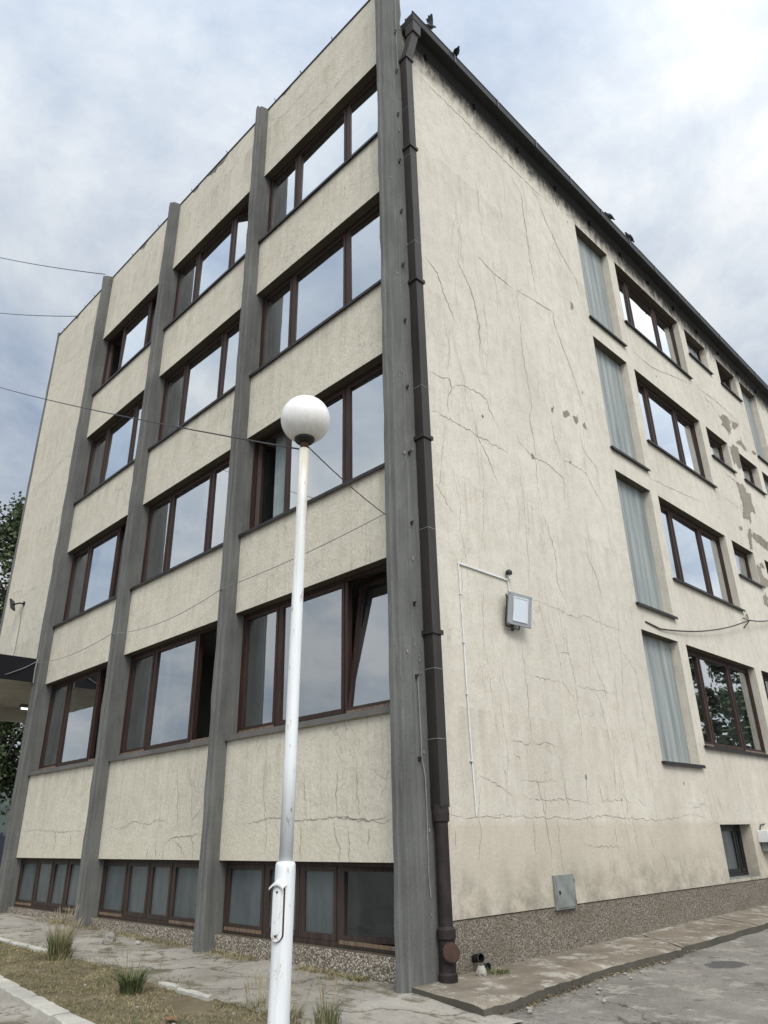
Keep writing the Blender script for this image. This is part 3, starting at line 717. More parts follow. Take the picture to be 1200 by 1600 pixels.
front_states = {  # grey-green curtains in some left panes are added to lighten their dark reflections
 (4,0): (('c','c','c'), {0: (gc,0,1), 1: (wc,0,.16)}), (4,1): (('c','c','tiltside'), {1: (wc,0,1), 0: (wc,.5,1)}), (4,2): (('open','c','openr'), {0: (bc,.35,1), 1: (wc,0,1)}),
 (3,0): (('c','c','c'), {0: (wc,.0,.5), 2: (wc,.6,1)}), (3,1): (('c','c','c'), {0: (gc,0,1), 1: (wc,0,.2), 2: (wc,.5,1)}), (3,2): (('c','c','c'), {0: (gc,0,1), 1: (wc,0,1)}),
 (2,0): (('open','c','c'), {0: (gc,.3,1), 1: (wc,0,.22)}), (2,1): (('c','c','c'), {0: (gc,0,1), 1: (wc,.72,1), 2: (wc,.3,1)}), (2,2): (('c','c','openr'), {0: (gc,0,1), 1: (wc,0,.8)}),
 (1,0): (('c','c','tilt'), {0: (gc,0,.35), 1: (wc,0,.1)}), (1,1): (('c','c','openr'), {0: (gc,0,.5), 1: (wc,0,.07)}), (1,2): (('c','c','openr'), {0: (gc,.1,.8)}),
}
for (r, k), (st, cur) in front_states.items():
    x0, x1 = XR[k+1] - .01, XR[k] - PW + .01
    lb = None
    if any(s.startswith('open') for s in st): lb = 'brown wooden window with an opened sash'
    elif any(s.startswith('tilt') for s in st): lb = 'brown wooden window with a tilted sash'
    window(F_, x0, x1, SILL[r], LINT[r], .155, SP, st, GL if r == 1 else G,
           sill=((M['sill_cement'] if r == 1 else M['sill']), .05 if r == 1 else .028, .045, XR[k+1]-.002, XR[k]-PW+.002), curtain=cur, label=lb, raw=(0, 2) if r == 1 else ())
for k in range(3):
    x0, x1 = XR[k+1] - .01, XR[k] - PW + .01
    window(F_, x0, x1, .342, PB, .115, (.255, .455, .648) if k == 0 else (.245, .45, .64), ('c','c','c','tiltside') if k == 0 else ('c',)*4, FB, name='basement_window', raw=(0, 3), dark=(3,) if k == 0 else (),
           label='basement window with its last sash ajar' if k == 0 else None)
# side elevation
for c, r, y0, y1, z0, z1 in HOL:
    sl = (M['sill'], .028, .055, y0-.05, y1+.06)
    if c in 'AE':
        w = MB(); n = 6; d0 = .17; st = (y1-y0)/n
        for k in range(n):                            # U-shaped glass channels
            a = y0 + st*k
            w.poly([S_(a+.008, d0, z0), S_(a+st-.008, d0, z0), S_(a+st-.008, d0, z1), S_(a+.008, d0, z1)])
            w.poly([S_(a+st-.008, d0, z0), S_(a+st, d0+.03, z0), S_(a+st, d0+.03, z1), S_(a+st-.008, d0, z1)])
            w.poly([S_(a, d0+.03, z0), S_(a+.008, d0, z0), S_(a+.008, d0, z1), S_(a, d0+.03, z1)])
            w.poly([S_(a+.055, d0-.003, z0), S_(a+.062, d0-.003, z0), S_(a+.062, d0-.003, z1), S_(a+.055, d0-.003, z1)], 1)
        o = w.build('profiled_glass_window', [M['profilit'], M['grey_box']], B, recalc=False)
        s_ = MB(); s_.box((sl[3], -.055, z0-.03), (sl[4], d0+.01, z0-.002), 0, S_); s_.box((sl[3], -.061, z0-.06), (sl[4], -.055, z0-.006), 0, S_); s_.build('sill', M['sill'], o)
    elif c == 'B':
        cur = {4: {2: (wc,.0,.3)}, 3: {0: (wc,0,1)}, 2: {0: (wc,0,1), 2: (gc,.5,1)}, 1: {2: (gc,0,1)}}[r]
        window(S_, y0-.01, y1+.01, z0, z1, .15, (.24, .665), ('c','c','c'), GL if r == 1 else G, sill=sl, curtain=cur, raw=(0, 2) if r == 1 else ())
    elif c in 'CD':
        lb = 'small window patched with crumpled plastic sheet' if (c, r) == ('C', 4) else None
        window(S_, y0-.01, y1+.01, z0, z1, .17, (), ('c',), (M['wood'], M['plastic'] if lb else M['glass_low']), sill=sl, curtain=({0: (gc,0,.9)} if c == 'C' and not lb else None), name='small_window', label=lb)
    else:
        window(S_, y0-.01, y1+.01, z0+.02, z1, .21, (.80,), ('c','c'), (M['black'], M['frost']), name='basement_window', sill=(M['grey_box'], .02, -.02, y0+.004, y1-.004))

# ---- rooms behind the glass
for z in (1.85, 5.05, 8.25, 11.45):
    mb = MB(); mb.box((XR[3]-.1, .265, z), (-.31, 9.0, z+.22)); mb.box((-4.5, 9.0, z), (-.31, 20.5, z+.22)); mb.build('floor_slab', M['slab'], B)
mb = MB()
mb.box((XR[3]-.12, 4.6, .2), (-4.4, 4.75, 15)); mb.box((-4.45, 4.76, .2), (-4.3, 20.5, 15)); mb.box((-4.3, 5.5, .2), (-.32, 5.62, 15)); mb.box((-4.3, 11.35, .2), (-.32, 11.45, 15))
mb.box((XR[1]-.1, .27, .2), (XR[1]-.03, 4.6, 14.9)); mb.box((XR[2]-.1, .27, .2), (XR[2]-.03, 4.6, 14.9)); mb.box((XR[3]-.12, .27, 1.0), (XR[3]-.03, 4.6, 15))
mb.box((-4.3, 20.5, .2), (-.02, 20.6, 15))
mb.build('room_wall', M['room'], B)
mb = MB(); mb.box((XR[3], .75, 11.7), (XR[3]+.32, 1.1, 14.4)); mb.build('room_column', M['cream'], B)
# ---- roof, eaves gutter
mb = MB()
mb.poly([(.10, .3, gz(.3)-.05), (.10, YEND, gz(YEND)-.05), (-7, YEND, 16.0), (-7, .3, 16.0)])
mb.poly([(-15.4, .27, 15.2), (-7, .27, 16.0), (-7, YEND, 16.0), (-15.4, YEND, 15.2)])
mb.poly([(.11, .3, gz(.3)-.20), (.11, YEND, gz(YEND)-.20), (-.02, YEND, gz(YEND)-.36), (-.02, .3, gz(.3)-.36)])
mb.poly([(.11, .3, gz(.3)-.20), (.11, .3, gz(.3)-.06), (-.2, .3, gz(.3)-.06), (-.2, .3, gz(.3)-.36)])
for k in range(14):
    y = .9 + k*1.45
    mb.box((.003, y, gz(y)-.40), (.06, y+.05, gz(y)-.30))
mb.build('roof', M['roof'], B, recalc=False)
mb = MB()
def gbox(x0, x1, za, zb_, ya, yb_, mi=0):
    P = [(x0, ya, gz(ya)+za), (x1, ya, gz(ya)+za), (x1, yb_, gz(yb_)+za), (x0, yb_, gz(yb_)+za)]
    Q = [(x, y, z+zb_-za) for x, y, z in P]
    mb.poly(list(reversed(P)), mi); mb.poly(Q, mi)
    for i in range(4):
        j = (i+1) % 4; mb.poly([P[i], P[j], Q[j], Q[i]], mi)
gbox(.095, .295, -.21, -.20, .29, YEND); gbox(.285, .300, -.20, -.01, .29, YEND); gbox(.095, .105, -.20, .02, .29, YEND); gbox(.105, .285, -.20, -.02, .29, .30)
gbox(.278, .308, -.018, .006, .28, YEND)
mb.build('gutter', M['gutter'], B)
for k in range(13):                                   # straps over the gutter
    y = 1.45 + k*1.35; m2 = MB(); mb = m2; gbox(.09, .314, .006, .012, y, y+.035); gbox(.309, .316, -.215, .006, y, y+.035); m2.build('gutter_strap', M['steel'], B)
# ---- box downpipe with collars, cast-iron foot
P0 = (.105, .262); s = .075
mb = MB()
mb.box((P0[0]-s, P0[1]-s, 1.78), (P0[0]+s, P0[1]+s, 14.2))
# swan neck and hopper
def frus(c0, s0, z0, c1, s1, z1):
    A = [(c0[0]+i*s0, c0[1]+j*s0, z0) for i, j in ((-1,-1),(1,-1),(1,1),(-1,1))]; Bq = [(c1[0]+i*s1, c1[1]+j*s1, z1) for i, j in ((-1,-1),(1,-1),(1,1),(-1,1))]
    mb.poly(list(reversed(A))); mb.poly(Bq)
    for i in range(4):
        j = (i+1) % 4; mb.poly([A[i], A[j], Bq[j], Bq[i]])
frus(P0, s, 14.2, (.185, .385), s, 14.92); frus((.19, .39), .098, 14.92, (.19, .395), .104, 15.19)
dp = mb.build('downpipe', M['pipe'], B, bevel=.006)
for z in (14.17, 11.95, 9.13, 6.42, 3.72):
    c = MB(); c.box((P0[0]-s-.022, P0[1]-s-.022, z), (P0[0]+s+.022, P0[1]+s+.022, z+.055)); c.build('pipe_collar', M['pipe'], dp)
for z in (12.9, 11.78, 9.9, 7.25, 5.1, 3.3, 2.5):
    c = MB(); c.box((P0[0]-s-.0025, P0[1]-s-.0025, z), (P0[0]+s+.0025, P0[1]+s+.0025, z+.007)); c.build('pipe_seam', M['grey_box'], dp)
c = MB(); ct = (P0[0], P0[1])
c.lathe([(.085,.10),(.098,.11),(.098,.2),(.085,.22),(.085,.50),(.10,.52),(.10,.60),(.082,.62),(.074,.63),(.074,1.62),(.092,1.64),(.096,1.72),(.088,1.80),(.06,1.82)], (ct[0], ct[1], 0), 24)
c.build('cast_iron_foot', M['iron'], dp, smooth=False)
c = MB(); ax = Vector((.86, -.45, .22)).normalized()
c.lathe([(.055,0),(.062,.05),(.092,.055),(.095,.075),(.086,.085),(.02,.088)], (ct[0]+.03, ct[1]-.01, .385), 22, 0, ax)
c.build('inspection_cover', M['rust_dark'], dp)
# ---- cable hooks and lightning conductor on the corner fin
hz = [14.9, 13.84, 12.73, 11.63, 10.52, 9.43, 8.38, 7.23, 6.19, 5.17, 4.1, 3.21, 2.29]
for i, z in enumerate(hz):
    y = .095 - .0045*i
    m_ = MB(); m_.tube([(.0, y, z), (.045, y, z), (.06, y-.01, z+.012), (.062, y-.035, z+.0), (.05, y-.05, z-.02)], .0075, 6); m_.box((.012, y-.02, z-.03), (.022, y+.02, z+.02)); m_.build('cable_hook', M['iron'], B)
m_ = MB(); m_.tube([(.04, .095, 16.8), (.042, .10, 15.6), (.045, .093, 14.9), (.04, .102, 14.3), (.045, .098, 13.86)], .005, 6)
m_.build('conductor_wire', M['cable_grey'], B)
m_ = MB(); m_.tube([(.03, .05, 3.2), (.04, .06, 2.6), (.035, .065, 2.3), (.045, .10, 2.1), (.03, .12, 1.75), (.03, .11, 1.1), (.03, .13, .9)], .006, 6)
m_.build('conductor_wire', M['cable_grey'], B)
# ---- entrance canopy beyond the last windowed bay
cn = MB(); cn.box((-16.2, -1.9, 4.83), (-11.5, -.27, 5.35)); cn.box((-16.2, -.27, 4.83), (-11.66, .0-.01, 5.35))
can = cn.build('canopy', M['fascia'], B)
cs = MB(); cs.box((-16.15, -1.85, 4.815), (-11.55, -.27, 4.829)); cs.box((-16.15, -.27, 4.815), (-11.66, 11, 4.829)); cs.box((-15.62, -.2, 4.50), (-15.35, 11, 4.814)); cs.box((-15.34, 2.6, 4.62), (-11.7, 2.85, 4.814))
cs.build('canopy_soffit', M['canopy_soffit'], can)
m_ = MB(); m_.tube([(-11.49, -.25, 5.30), (-11.47, -.5, 5.12), (-11.47, -.85, 4.93), (-11.9, -1.3, 4.80)], .008, 6); m_.tube([(-11.46, -.27, 5.34), (-11.45, -.29, 5.1), (-11.455, -.28, 4.8)], .014, 6); m_.build('canopy_cable', M['cable_grey'], can)

# ------------------------------------------------------------------ fittings on the walls
tl = empty('ceiling_light', (-14.6, 1.2, 4.8)); tag(tl, 'lit white tube light under the canopy soffit beside the last fin', 'ceiling light')
m_ = MB(); m_.box((-.06, -.62, -.06), (.06, .62, 0)); m_.build('housing', M['grey_box'], tl)
m_ = MB(); m_.tube([(0, -.58, -.085), (0, .58, -.085)], .022, 10); m_.build('tube', M['tube'], tl)

# floodlight on the side wall
fl = empty('floodlight', (0, 2.27, 4.5)); tag(fl, 'square grey floodlight on a black bracket, on the side wall beside the white conduit', 'floodlight')
ROT = Matrix.Rotation(R(9), 3, 'Y') @ Matrix.Rotation(R(-7), 3, 'Z')
def FT(x, y, z):
    p = ROT @ Vector((x, y, z)); return (p.x + .17, p.y - .205, p.z - .135)
m_ = MB(); W_, H_ = .235, .225
m_.box((-.035, -W_, -H_), (.0, W_, H_), 0, FT)
for k in range(11): m_.box((-.075, -W_+.03+k*.038, -H_+.04), (-.036, -W_+.04+k*.038, H_-.04), 0, FT)
for i, j in ((-1,-1),(1,-1),(1,1),(-1,1)): m_.lathe([(.013,0),(.013,.008),(.004,.01)], FT(.001, i*(W_-.02), j*(H_-.02)), 8, 0, ROT @ Vector((1,0,0)))
m_.build('housing', M['lamp_grey'], fl, bevel=.008)
m_ = MB(); a, b = .130, .155
for p, q in (((-a-.018,-b-.018),(-a,b+.018)), ((a,-b-.018),(a+.018,b+.018)), ((-a,-b-.018),(a,-b)), ((-a,b),(a,b+.018))): m_.box((.0015, p[0], p[1]), (.010, q[0], q[1]), 0, FT)
m_.build('lens_rim', M['white_pvc'], fl)
m_ = MB(); m_.box((.001, -a+.001, -b+.001), (.005, a-.001, b-.001), 0, FT); m_.build('lens', M['lens'], fl)
m_ = MB()
m_.box((.002, -.22, -.40), (.014, -.175, .1)); m_.tube([(.01, -.2, .08), (.06, -.36, .09), FT(-.03, -W_-.008, .12)], .011, 6); m_.tube([FT(-.03, -W_-.012, .16), FT(-.03, -W_-.012, -H_-.03), FT(-.03, .02, -H_-.05), FT(-.03, .03, -H_)], .010, 6); m_.tube([(.01, -.2, -.38), (.08, -.3, -.39), FT(-.03, -W_-.012, -H_-.03)], .011, 6)
m_.build('bracket', M['black'], fl)
m_ = MB(); m_.tube([(.03, -.20, .02), (.06, -.26, -.04), (.07, -.30, -.11), (.06, -.28, -.18), (.05, -.23, -.16), (.05, -.20, -.05), (.05, -.15, .0)], .006, 6, cap=True); m_.build('cable_loop', M['cable'], fl)
m_ = MB(); m_.tube([(.02, -.225, .33), (.022, -.215, .2), (.022, -.20, .05)], .011, 6); m_.build('feed_pipe', M['white_pvc'], fl)
# sensor
sn = empty('dusk_sensor', (0, 2.03, 4.93)); tag(sn, 'small black domed light sensor above the wall floodlight', 'sensor')
m_ = MB(); m_.lathe([(.045,-.02),(.05,.0),(.045,.03),(.02,.05)], (.06, 0, 0), 14); m_.build('cap', M['black'], sn)
m_ = MB(); m_.tube([(.0, 0, -.01), (.05, 0, -.01), (.06, .01, -.06)], .012, 6); m_.lathe([(.015,-.09),(.02,-.05),(.012,-.02)], (.06, .01, 0), 10); m_.build('stem', M['white_pvc'], sn)
# conduit
m_ = MB(); m_.box((.002, .945, 4.828), (.024, 2.03, 4.85)); m_.tube([(.012, .958, 4.85), (.013, .965, 4.0), (.018, .962, 3.2), (.013, .978, 2.5), (.013, .996, 1.70)], .0095, 8)
for z in (4.4, 3.75, 3.1, 2.3): m_.box((.002, .945, z), (.031, .985, z+.02))
tag(m_.build('cable_conduit', M['white_pvc']), 'thin white cable conduit running up the side wall and across to the sensor', 'conduit')
# meter cabinet
bx = empty('meter_cabinet', (0, 2.665, .81)); tag(bx, 'grey sheet-metal meter cabinet low on the side wall above the pebble plinth', 'cabinet')
m_ = MB(); m_.box((-.02, -.228, -.195), (.035, .228, .195)); m_.build('case', M['grey_box'], bx, bevel=.005)
m_ = MB(); m_.box((.036, -.205, -.172), (.044, .205, .172)); m_.build('door', M['grey_box'], bx, bevel=.003)
m_ = MB(); m_.box((.045, -.165, -.02), (.052, -.135, .02)); m_.build('lock', M['black'], bx)
for z in (.12, -.12):
    m_ = MB(); m_.tube([(.045, .197, z-.02), (.045, .197, z+.02)], .008, 8); m_.build('hinge', M['steel'], bx)
# wall box past the basement window
wb = empty('wall_box', (0, 9.72, 1.36)); tag(wb, 'white box on the side wall just past the basement window', 'box')
m_ = MB(); m_.box((.0, -.33, -.10), (.20, .45, .11)); m_.build('case', M['white_pvc'], wb, bevel=.01)
m_ = MB(); m_.box((.01, -.26, -.26), (.17, .4, -.105)); m_.build('lower_case', M['grey_box'], wb, bevel=.01)
m_ = MB(); m_.tube([(.02, -.2, .11), (.03, -.15, .2), (.02, .1, .22)], .012, 6); m_.build('cable', M['cable'], wb)
# small floodlight on the blank bay
sf = empty('floodlight', (-13.95, 0, 7.24)); tag(sf, 'small black floodlight on the blank cream end bay above the canopy', 'floodlight')
Q = Matrix.Rotation(R(-35), 3, 'Z') @ Matrix.Rotation(R(14), 3, 'X')
def QT(x, y, z):
    p = Q @ Vector((x, y, z)); return (p.x - .12, p.y - .24, p.z - .02)
m_ = MB(); m_.box((-.15, -.02, -.13), (.15, .03, .13), 0, QT); m_.build('housing', M['black'], sf, bevel=.008)
m_ = MB(); m_.box((-.11, -.026, -.09), (.11, -.021, .09), 0, QT); m_.build('lens', M['lens'], sf)
m_ = MB(); m_.tube([(.05, -.002, .02), (.02, -.12, .02), QT(0, .03, 0)], .022, 8); m_.lathe([(.06,0),(.06,.03),(.03,.035)], (.05, -.0, .02), 12, 0, (0,-1,0)); m_.build('arm', M['black'], sf)
m_ = MB(); m_.tube([(.05, -.03, 0), (.06, -.04, -.3), (.03, -.012, -.5), (.02, -.012, -1.2), (-.05, -.015, -1.6), (-.12, -.015, -1.88)], .008, 6); m_.build('cable', M['cable_grey'], sf)

# ------------------------------------------------------------------ overhead and facade cables
def sag(a, b, s, n=24):
    a = Vector(a); b = Vector(b)
    return [tuple(a + (b-a)*k/n - Vector((0, 0, 4*s*(k/n)*(1-k/n)))) for k in range(n+1)]
CAM = Vector((5.90437, -6.28595, 1.5))
def cable(pts, r, m, label, group=None, name='overhead_cable'):
    q = MB(); q.tube(pts, r, 6)
    return tag(q.build(name, m), label, 'cable', group)
LX, LY = 1.575, -2.945
cable(sag((LX-.04, LY+.02, 4.52), (-12.023, -3.028, 12.048), .10), .0075, M['cable'], 'overhead cable from under the lamp globe rising leftwards past the facade')
cable(sag((-11.52, -.24, 16.62), (-22.4, -2.272, 23.855), .12), .012, M['cable'], 'uppermost overhead cable, tied to the fin head left of the top windows')
cable(sag((-14.05, -.01, 16.72), (-25.07, -1.3, 22.965), .12), .012, M['cable'], 'overhead cable ending at the parapet of the blank end bay')
cable(sag((LX+.03, LY+.03, 4.53), (-.13, -.268, 5.24), .03), .0055, M['cable'], 'taut dark cable from the lamp globe to the corner fin')
A = (-.13, -.275, 5.25); F1 = (-3.9, -.262, 5.17); F2 = (-7.74, -.262, 5.2); F3 = (-11.53, -.262, 5.26)
cable(sag(A, F1, .05) + sag(F1, F2, .17)[1:] + sag(F2, F3, .12)[1:], .0055, M['cable_grey'], 'thin grey cable strung across the fins above the ground-floor windows', name='facade_cable')
cable([(.012, 6.2, 4.97), (.02, 6.73, 4.925)] + sag((.03, 6.8, 4.93), (.14, 11.13, 5.86), .13)[1:] + sag((.14, 11.13, 5.86), (.05, 14.2, 6.62), .10)[1:], .014, M['cable'], 'dark cable along the side wall carried on a rusty bracket', name='facade_cable')
wbk = MB(); wbk.tube([(0, 11.1, 5.7), (.15, 11.13, 5.85), (.0, 11.18, 5.95)], .014, 6); wbk.tube([(.0, 11.5, 6.1), (.12, 11.16, 5.9)], .010, 6)
tag(wbk.build('cable_bracket', M['rust']), 'rusty bracket holding the cable on the side wall', 'bracket')

# ------------------------------------------------------------------ street lamp
lp = empty('street_lamp', (1.55, -2.98, g(1.55, -2.98)))
tag(lp, 'white street lamp with an opal globe on a stepped pole', 'street lamp')
bz = lp.location.z
def L_(h): return (.0 + (h/4.8)*.035, (h/4.8)*.055)
m_ = MB(); prof = []
def pole_ring(path, name, mat):
    q = MB(); q.tube([(L_(z-bz)[0], L_(z-bz)[1], z-bz) for z, r in path], [r for z, r in path], 24); return q.build(name, mat, lp, smooth=True)
col = pole_ring([(bz-.1, .072), (.2, .070), (.8, .0685), (1.30, .0685), (1.335, .067), (1.352, .062), (1.358, .050)], 'base_column', M['pole'])
pole_ring([(1.35, .0465), (2.0, .046), (3.2, .0445), (4.0, .043), (4.50, .042)], 'upper_pole', M['pole'])
pole_ring([(4.50, .034), (4.56, .034), (4.575, .028)], 'lamp_neck', M['rust'])
hx = MB(); hx.lathe([(.045, -.015), (.075, -.004), (.088, .016), (.086, .04), (.03, .045)], (L_(4.57)[0], L_(4.57)[1], 4.575-bz), 24); hx.build('globe_gallery', M['black'], lp, smooth=True)
gb = MB(); rg = .212; n = 20
gb.lathe([(rg*math.sin(math.pi*k/n)*1.0, -rg*math.cos(math.pi*k/n)) for k in range(3, n)] + [(.002, rg)], (0, 0, 0), 40)
go = gb.build('globe', M['globe'], lp, smooth=True); go.location = (L_(4.8)[0], L_(4.8)[1], 4.79-bz)
# service hatch: oval plate with a hood and a rust-edged lock, facing left of the viewer
hd = MB(); dirv = Vector((.34, -.88, 0)).normalized()     # outward
sd = Vector((-dirv.y, dirv.x, 0))
def HT(u, o, z): p = dirv*(.069 + o) + sd*u; c0 = L_(z-bz); return (p.x + c0[0], p.y + c0[1], z-bz)
def oval(a, b, zc, n=28, r=None):
    pts = []
    for k in range(n):
        q = 2*math.pi*k/n; cx, sz = math.cos(q), math.sin(q)
        pts.append((a*cx, zc + (b-a)*(1 if sz > 0 else -1) + a*sz))
    return pts
def plate(a, b, zc, o0, o1, name, mat):
    q = MB(); O = oval(a, b, zc); n = len(O)
    q.poly([HT(u, o1 - u*u*5.0, z) for u, z in O]); 
    for k in range(n):
        p, r = O[k], O[(k+1) % n]
        q.poly([HT(p[0], o0-.02, p[1]), HT(r[0], o0-.02, r[1]), HT(r[0], o1 - r[0]*r[0]*5, r[1]), HT(p[0], o1 - p[0]*p[0]*5, p[1])])
    return q.build(name, mat, lp)
plate(.042, .165, 1.06, .0, .012, 'hatch_rim', M['rust'])
plate(.040, .162, 1.06, .0, .016, 'hatch_frame', M['pole'])
plate(.027, .135, 1.07, .0, .0205, 'hatch_cover', M['pole'])
q = MB()
for k in range(8):
    u0 = -.055 + .11*k/8; u1 = -.055 + .11*(k+1)/8
    f = lambda u: 1.225 + .03*(1 - (u/.055)**2)
    q.poly([HT(u0, -.01, f(u0)), HT(u1, -.01, f(u1)), HT(u1, .035, f(u1)-.02), HT(u0, .035, f(u0)-.02)]); q.poly([HT(u0, .035, f(u0)-.02), HT(u1, .035, f(u1)-.02), HT(u1, .035, f(u1)-.034), HT(u0, .035, f(u0)-.034)])
q.build('hatch_hood', M['pole'], lp)
for z in (1.18, .93):
    q = MB(); q.lathe([(.006, 0), (.007, .006), (.002, .008)], HT(0, .018, z), 8, 0, dirv); q.build('hatch_screw', M['black'], lp)

# ------------------------------------------------------------------ kerb stones
def stone_box(name, x0, x1, yc, w, h, label, group, seedv, rot=0):
    q = MB(); random.seed(seedv); n = max(2, int((x1-x0)/.08)); rows = []
    for i in range(n+1):
        x = x0 + (x1-x0)*i/n; e = 0 if 0 < i < n else .012
        yy = yc(x); z = g(x, yy); j = lambda s: rnd(-s, s)
        b = len(q.v); q.v += [(x+j(.01), yy-w/2+e+j(.008), z-.06), (x+j(.01), yy-w/2+e+j(.008), z+h-.008+j(.004)), (x+j(.008), yy-w/2+.015+e, z+h+j(.005)), (x+j(.008), yy+w/2-.015-e, z+h+j(.006)), (x+j(.01), yy+w/2-e+j(.01), z+h-.010+j(.006)), (x+j(.01), yy+w/2-e, z-.06)]
        rows.append(b)
    for i in range(n):
        for k in range(5): q.f.append((rows[i]+k, rows[i]+k+1, rows[i+1]+k+1, rows[i+1]+k)); q.m.append(0)
    q.f.append(tuple(rows[0]+k for k in range(6))); q.m.append(0); q.f.append(tuple(rows[-1]+k for k in range(6))); q.m.append(0)
    return tag(q.build(name, M['kerb']), label, 'kerb stone', group)
xx = -6.35
for k, L in enumerate((.8, .75, .82, .72, .62, .98, .8, .7)):
    stone_box('kerb_stone', xx+.012, xx+L-.012, lambda x: edge_kerb(x)-.10, .19, .055, 'whitewashed kerb stone in the row between the dry lawn and the front path', 'front row of kerb stones', 40+k); xx += L
xx = -9.6
for k, L in enumerate((.9, .8, .95, .7, .75)):
    stone_box('kerb_stone', xx+.012, xx+L-.03, lambda x: -1.50, .10, .045, 'narrow pale kerb stone in the row behind the dry lawn, towards the canopy', 'back row of kerb stones', 60+k); xx += L
stone_box('kerb_stone', -2.30, -1.93, lambda x: -1.625, .085, .05, 'short broken kerb stone between the green tuft and the street lamp', None, 77)
stone_box('kerb_stone', -1.86, -1.24, lambda x: -1.665, .085, .05, 'longer broken kerb stone nearer the street lamp, end to end with the short one', None, 78)

# ------------------------------------------------------------------ rubble
def lump(name, p, r, mat, label, cat='stone', group=None, sd=1, flat=.7):
    q = MB(); n = 9; m = 6
    for i in range(m+1):
        for k in range(n):
            a = math.pi*i/m; b = 2*math.pi*k/n; d = Vector((math.sin(a)*math.cos(b), math.sin(a)*math.sin(b), math.cos(a)))
            rr = r*(1 + .35*noise.noise(d*1.7 + Vector((sd*3.1, 0, 0))))
            q.v.append((p[0]+d.x*rr, p[1]+d.y*rr, p[2]+d.z*rr*flat))
    for i in range(m):
        for k in range(n):
            k2 = (k+1) % n; q.f.append((i*n+k, (i+1)*n+k, (i+1)*n+k2, i*n+k2)); q.m.append(0)
    return tag(q.build(name, mat), label, cat, group)
def onl(x, y, dz=0): return (x, y, g(x, y) + dz)
lump('rubble_stone', onl(-5.80, -.52, .055), .085, M['stone'], 'largest grey-white lump of rubble by the middle basement window', sd=1, flat=.85)
lump('rubble_stone', onl(-5.72, -.70, .03), .05, M['stone'], 'small white rubble chip just in front of the largest lump', sd=2)
lump('rubble_stone', onl(-5.18, -.40, .03), .045, M['stone'], 'white rubble chip lying alone right of the largest lump', sd=3)
lump('rubble_stone', (.17, .72, .165), .06, M['stone'], 'pale stone leaning between the rusty downpipe foot and the black stub', sd=4, flat=1.1)
for k in range(14):
    x, y = random.choice([(rnd(-2.5, .9), rnd(-1.3, -.1)), (rnd(.95, 1.5), rnd(.1, 3)), (rnd(-3, -.6), rnd(-2.6, -1.8))])
    lump('pebble', onl(x, y, .012), rnd(.012, .024), M['stone'], 'little loose pebble on the ground at the foot of the building', 'pebble', 'loose pebbles', 10+k)
for k in range(16):
    y = rnd(.1, 3.2); x = slab_edge(y) + rnd(.03, .16)
    lump('pebble', onl(x, y, .01), rnd(.01, .022), M['stone'], 'little loose pebble on the ground at the foot of the building', 'pebble', 'loose pebbles', 30+k)
sb = empty('pipe_stub', (-.01, .83, .27)); tag(sb, 'black broken pipe stub poking out of the plinth beside the downpipe', 'pipe')
q = MB(); q.lathe([(.042,0),(.042,.09),(.048,.095),(.048,.12),(.038,.122),(.034,.04),(.01,.035)], (0,0,0), 16, 0, (.9,-.2,.15)); q.build('pipe', M['black'], sb)
q = MB(); q.lathe([(.036,0),(.038,.07),(.03,.073),(.028,.02),(.01,.018)], (.10,.07,-.075), 14, 0, (.75,-.55,.2)); q.build('elbow', M['black'], sb)
q = MB(); q.poly([onl(-.78+.055*math.cos(k*.785)*(1.6), -2.35+.04*math.sin(k*.785), .035+.01*(k%2)) for k in range(8)]); tag(q.build('fallen_leaf', M['curtain_brown']), 'dry brown leaf lying on the lawn in front of the lamp', 'leaf')

# ------------------------------------------------------------------ grass
def blades(q, x, y, z, n, h, spread, lean, w, mi, curve=.5):
    for _ in range(n):
        a = rnd(0, 2*math.pi); r = spread*math.sqrt(random.random()); bx_, by_ = x + r*math.cos(a), y + r*math.sin(a)
        hh = h*rnd(.45, 1.1); b = a + rnd(-.7, .7); le = lean*rnd(.3, 1.2)*hh
        d = Vector((math.cos(b), math.sin(b), 0)); sdv = Vector((-d.y, d.x, 0)).lerp(Vector((rnd(-1,1), rnd(-1,1), 0)), .6).normalized()
        P = [Vector((bx_, by_, z)) + d*le*(t**2) + Vector((0, 0, hh*(t - curve*.35*t*t*lean))) for t in (0, .4, .75, 1)]
        wd = (w, w*.85, w*.5, .0)
        b0 = len(q.v)
        for p, ww in zip(P, wd): q.v.append(tuple(p - sdv*ww)); q.v.append(tuple(p + sdv*ww))
        mm = mi if isinstance(mi, int) else random.choice(mi)
        for k in range(3): q.f.append((b0+2*k, b0+2*k+1, b0+2*k+3, b0+2*k+2)); q.m.append(mm)
GM = [M['grass_green'], M['grass_olive'], M['grass_dry'], M['grass_straw']]
random.seed(5)
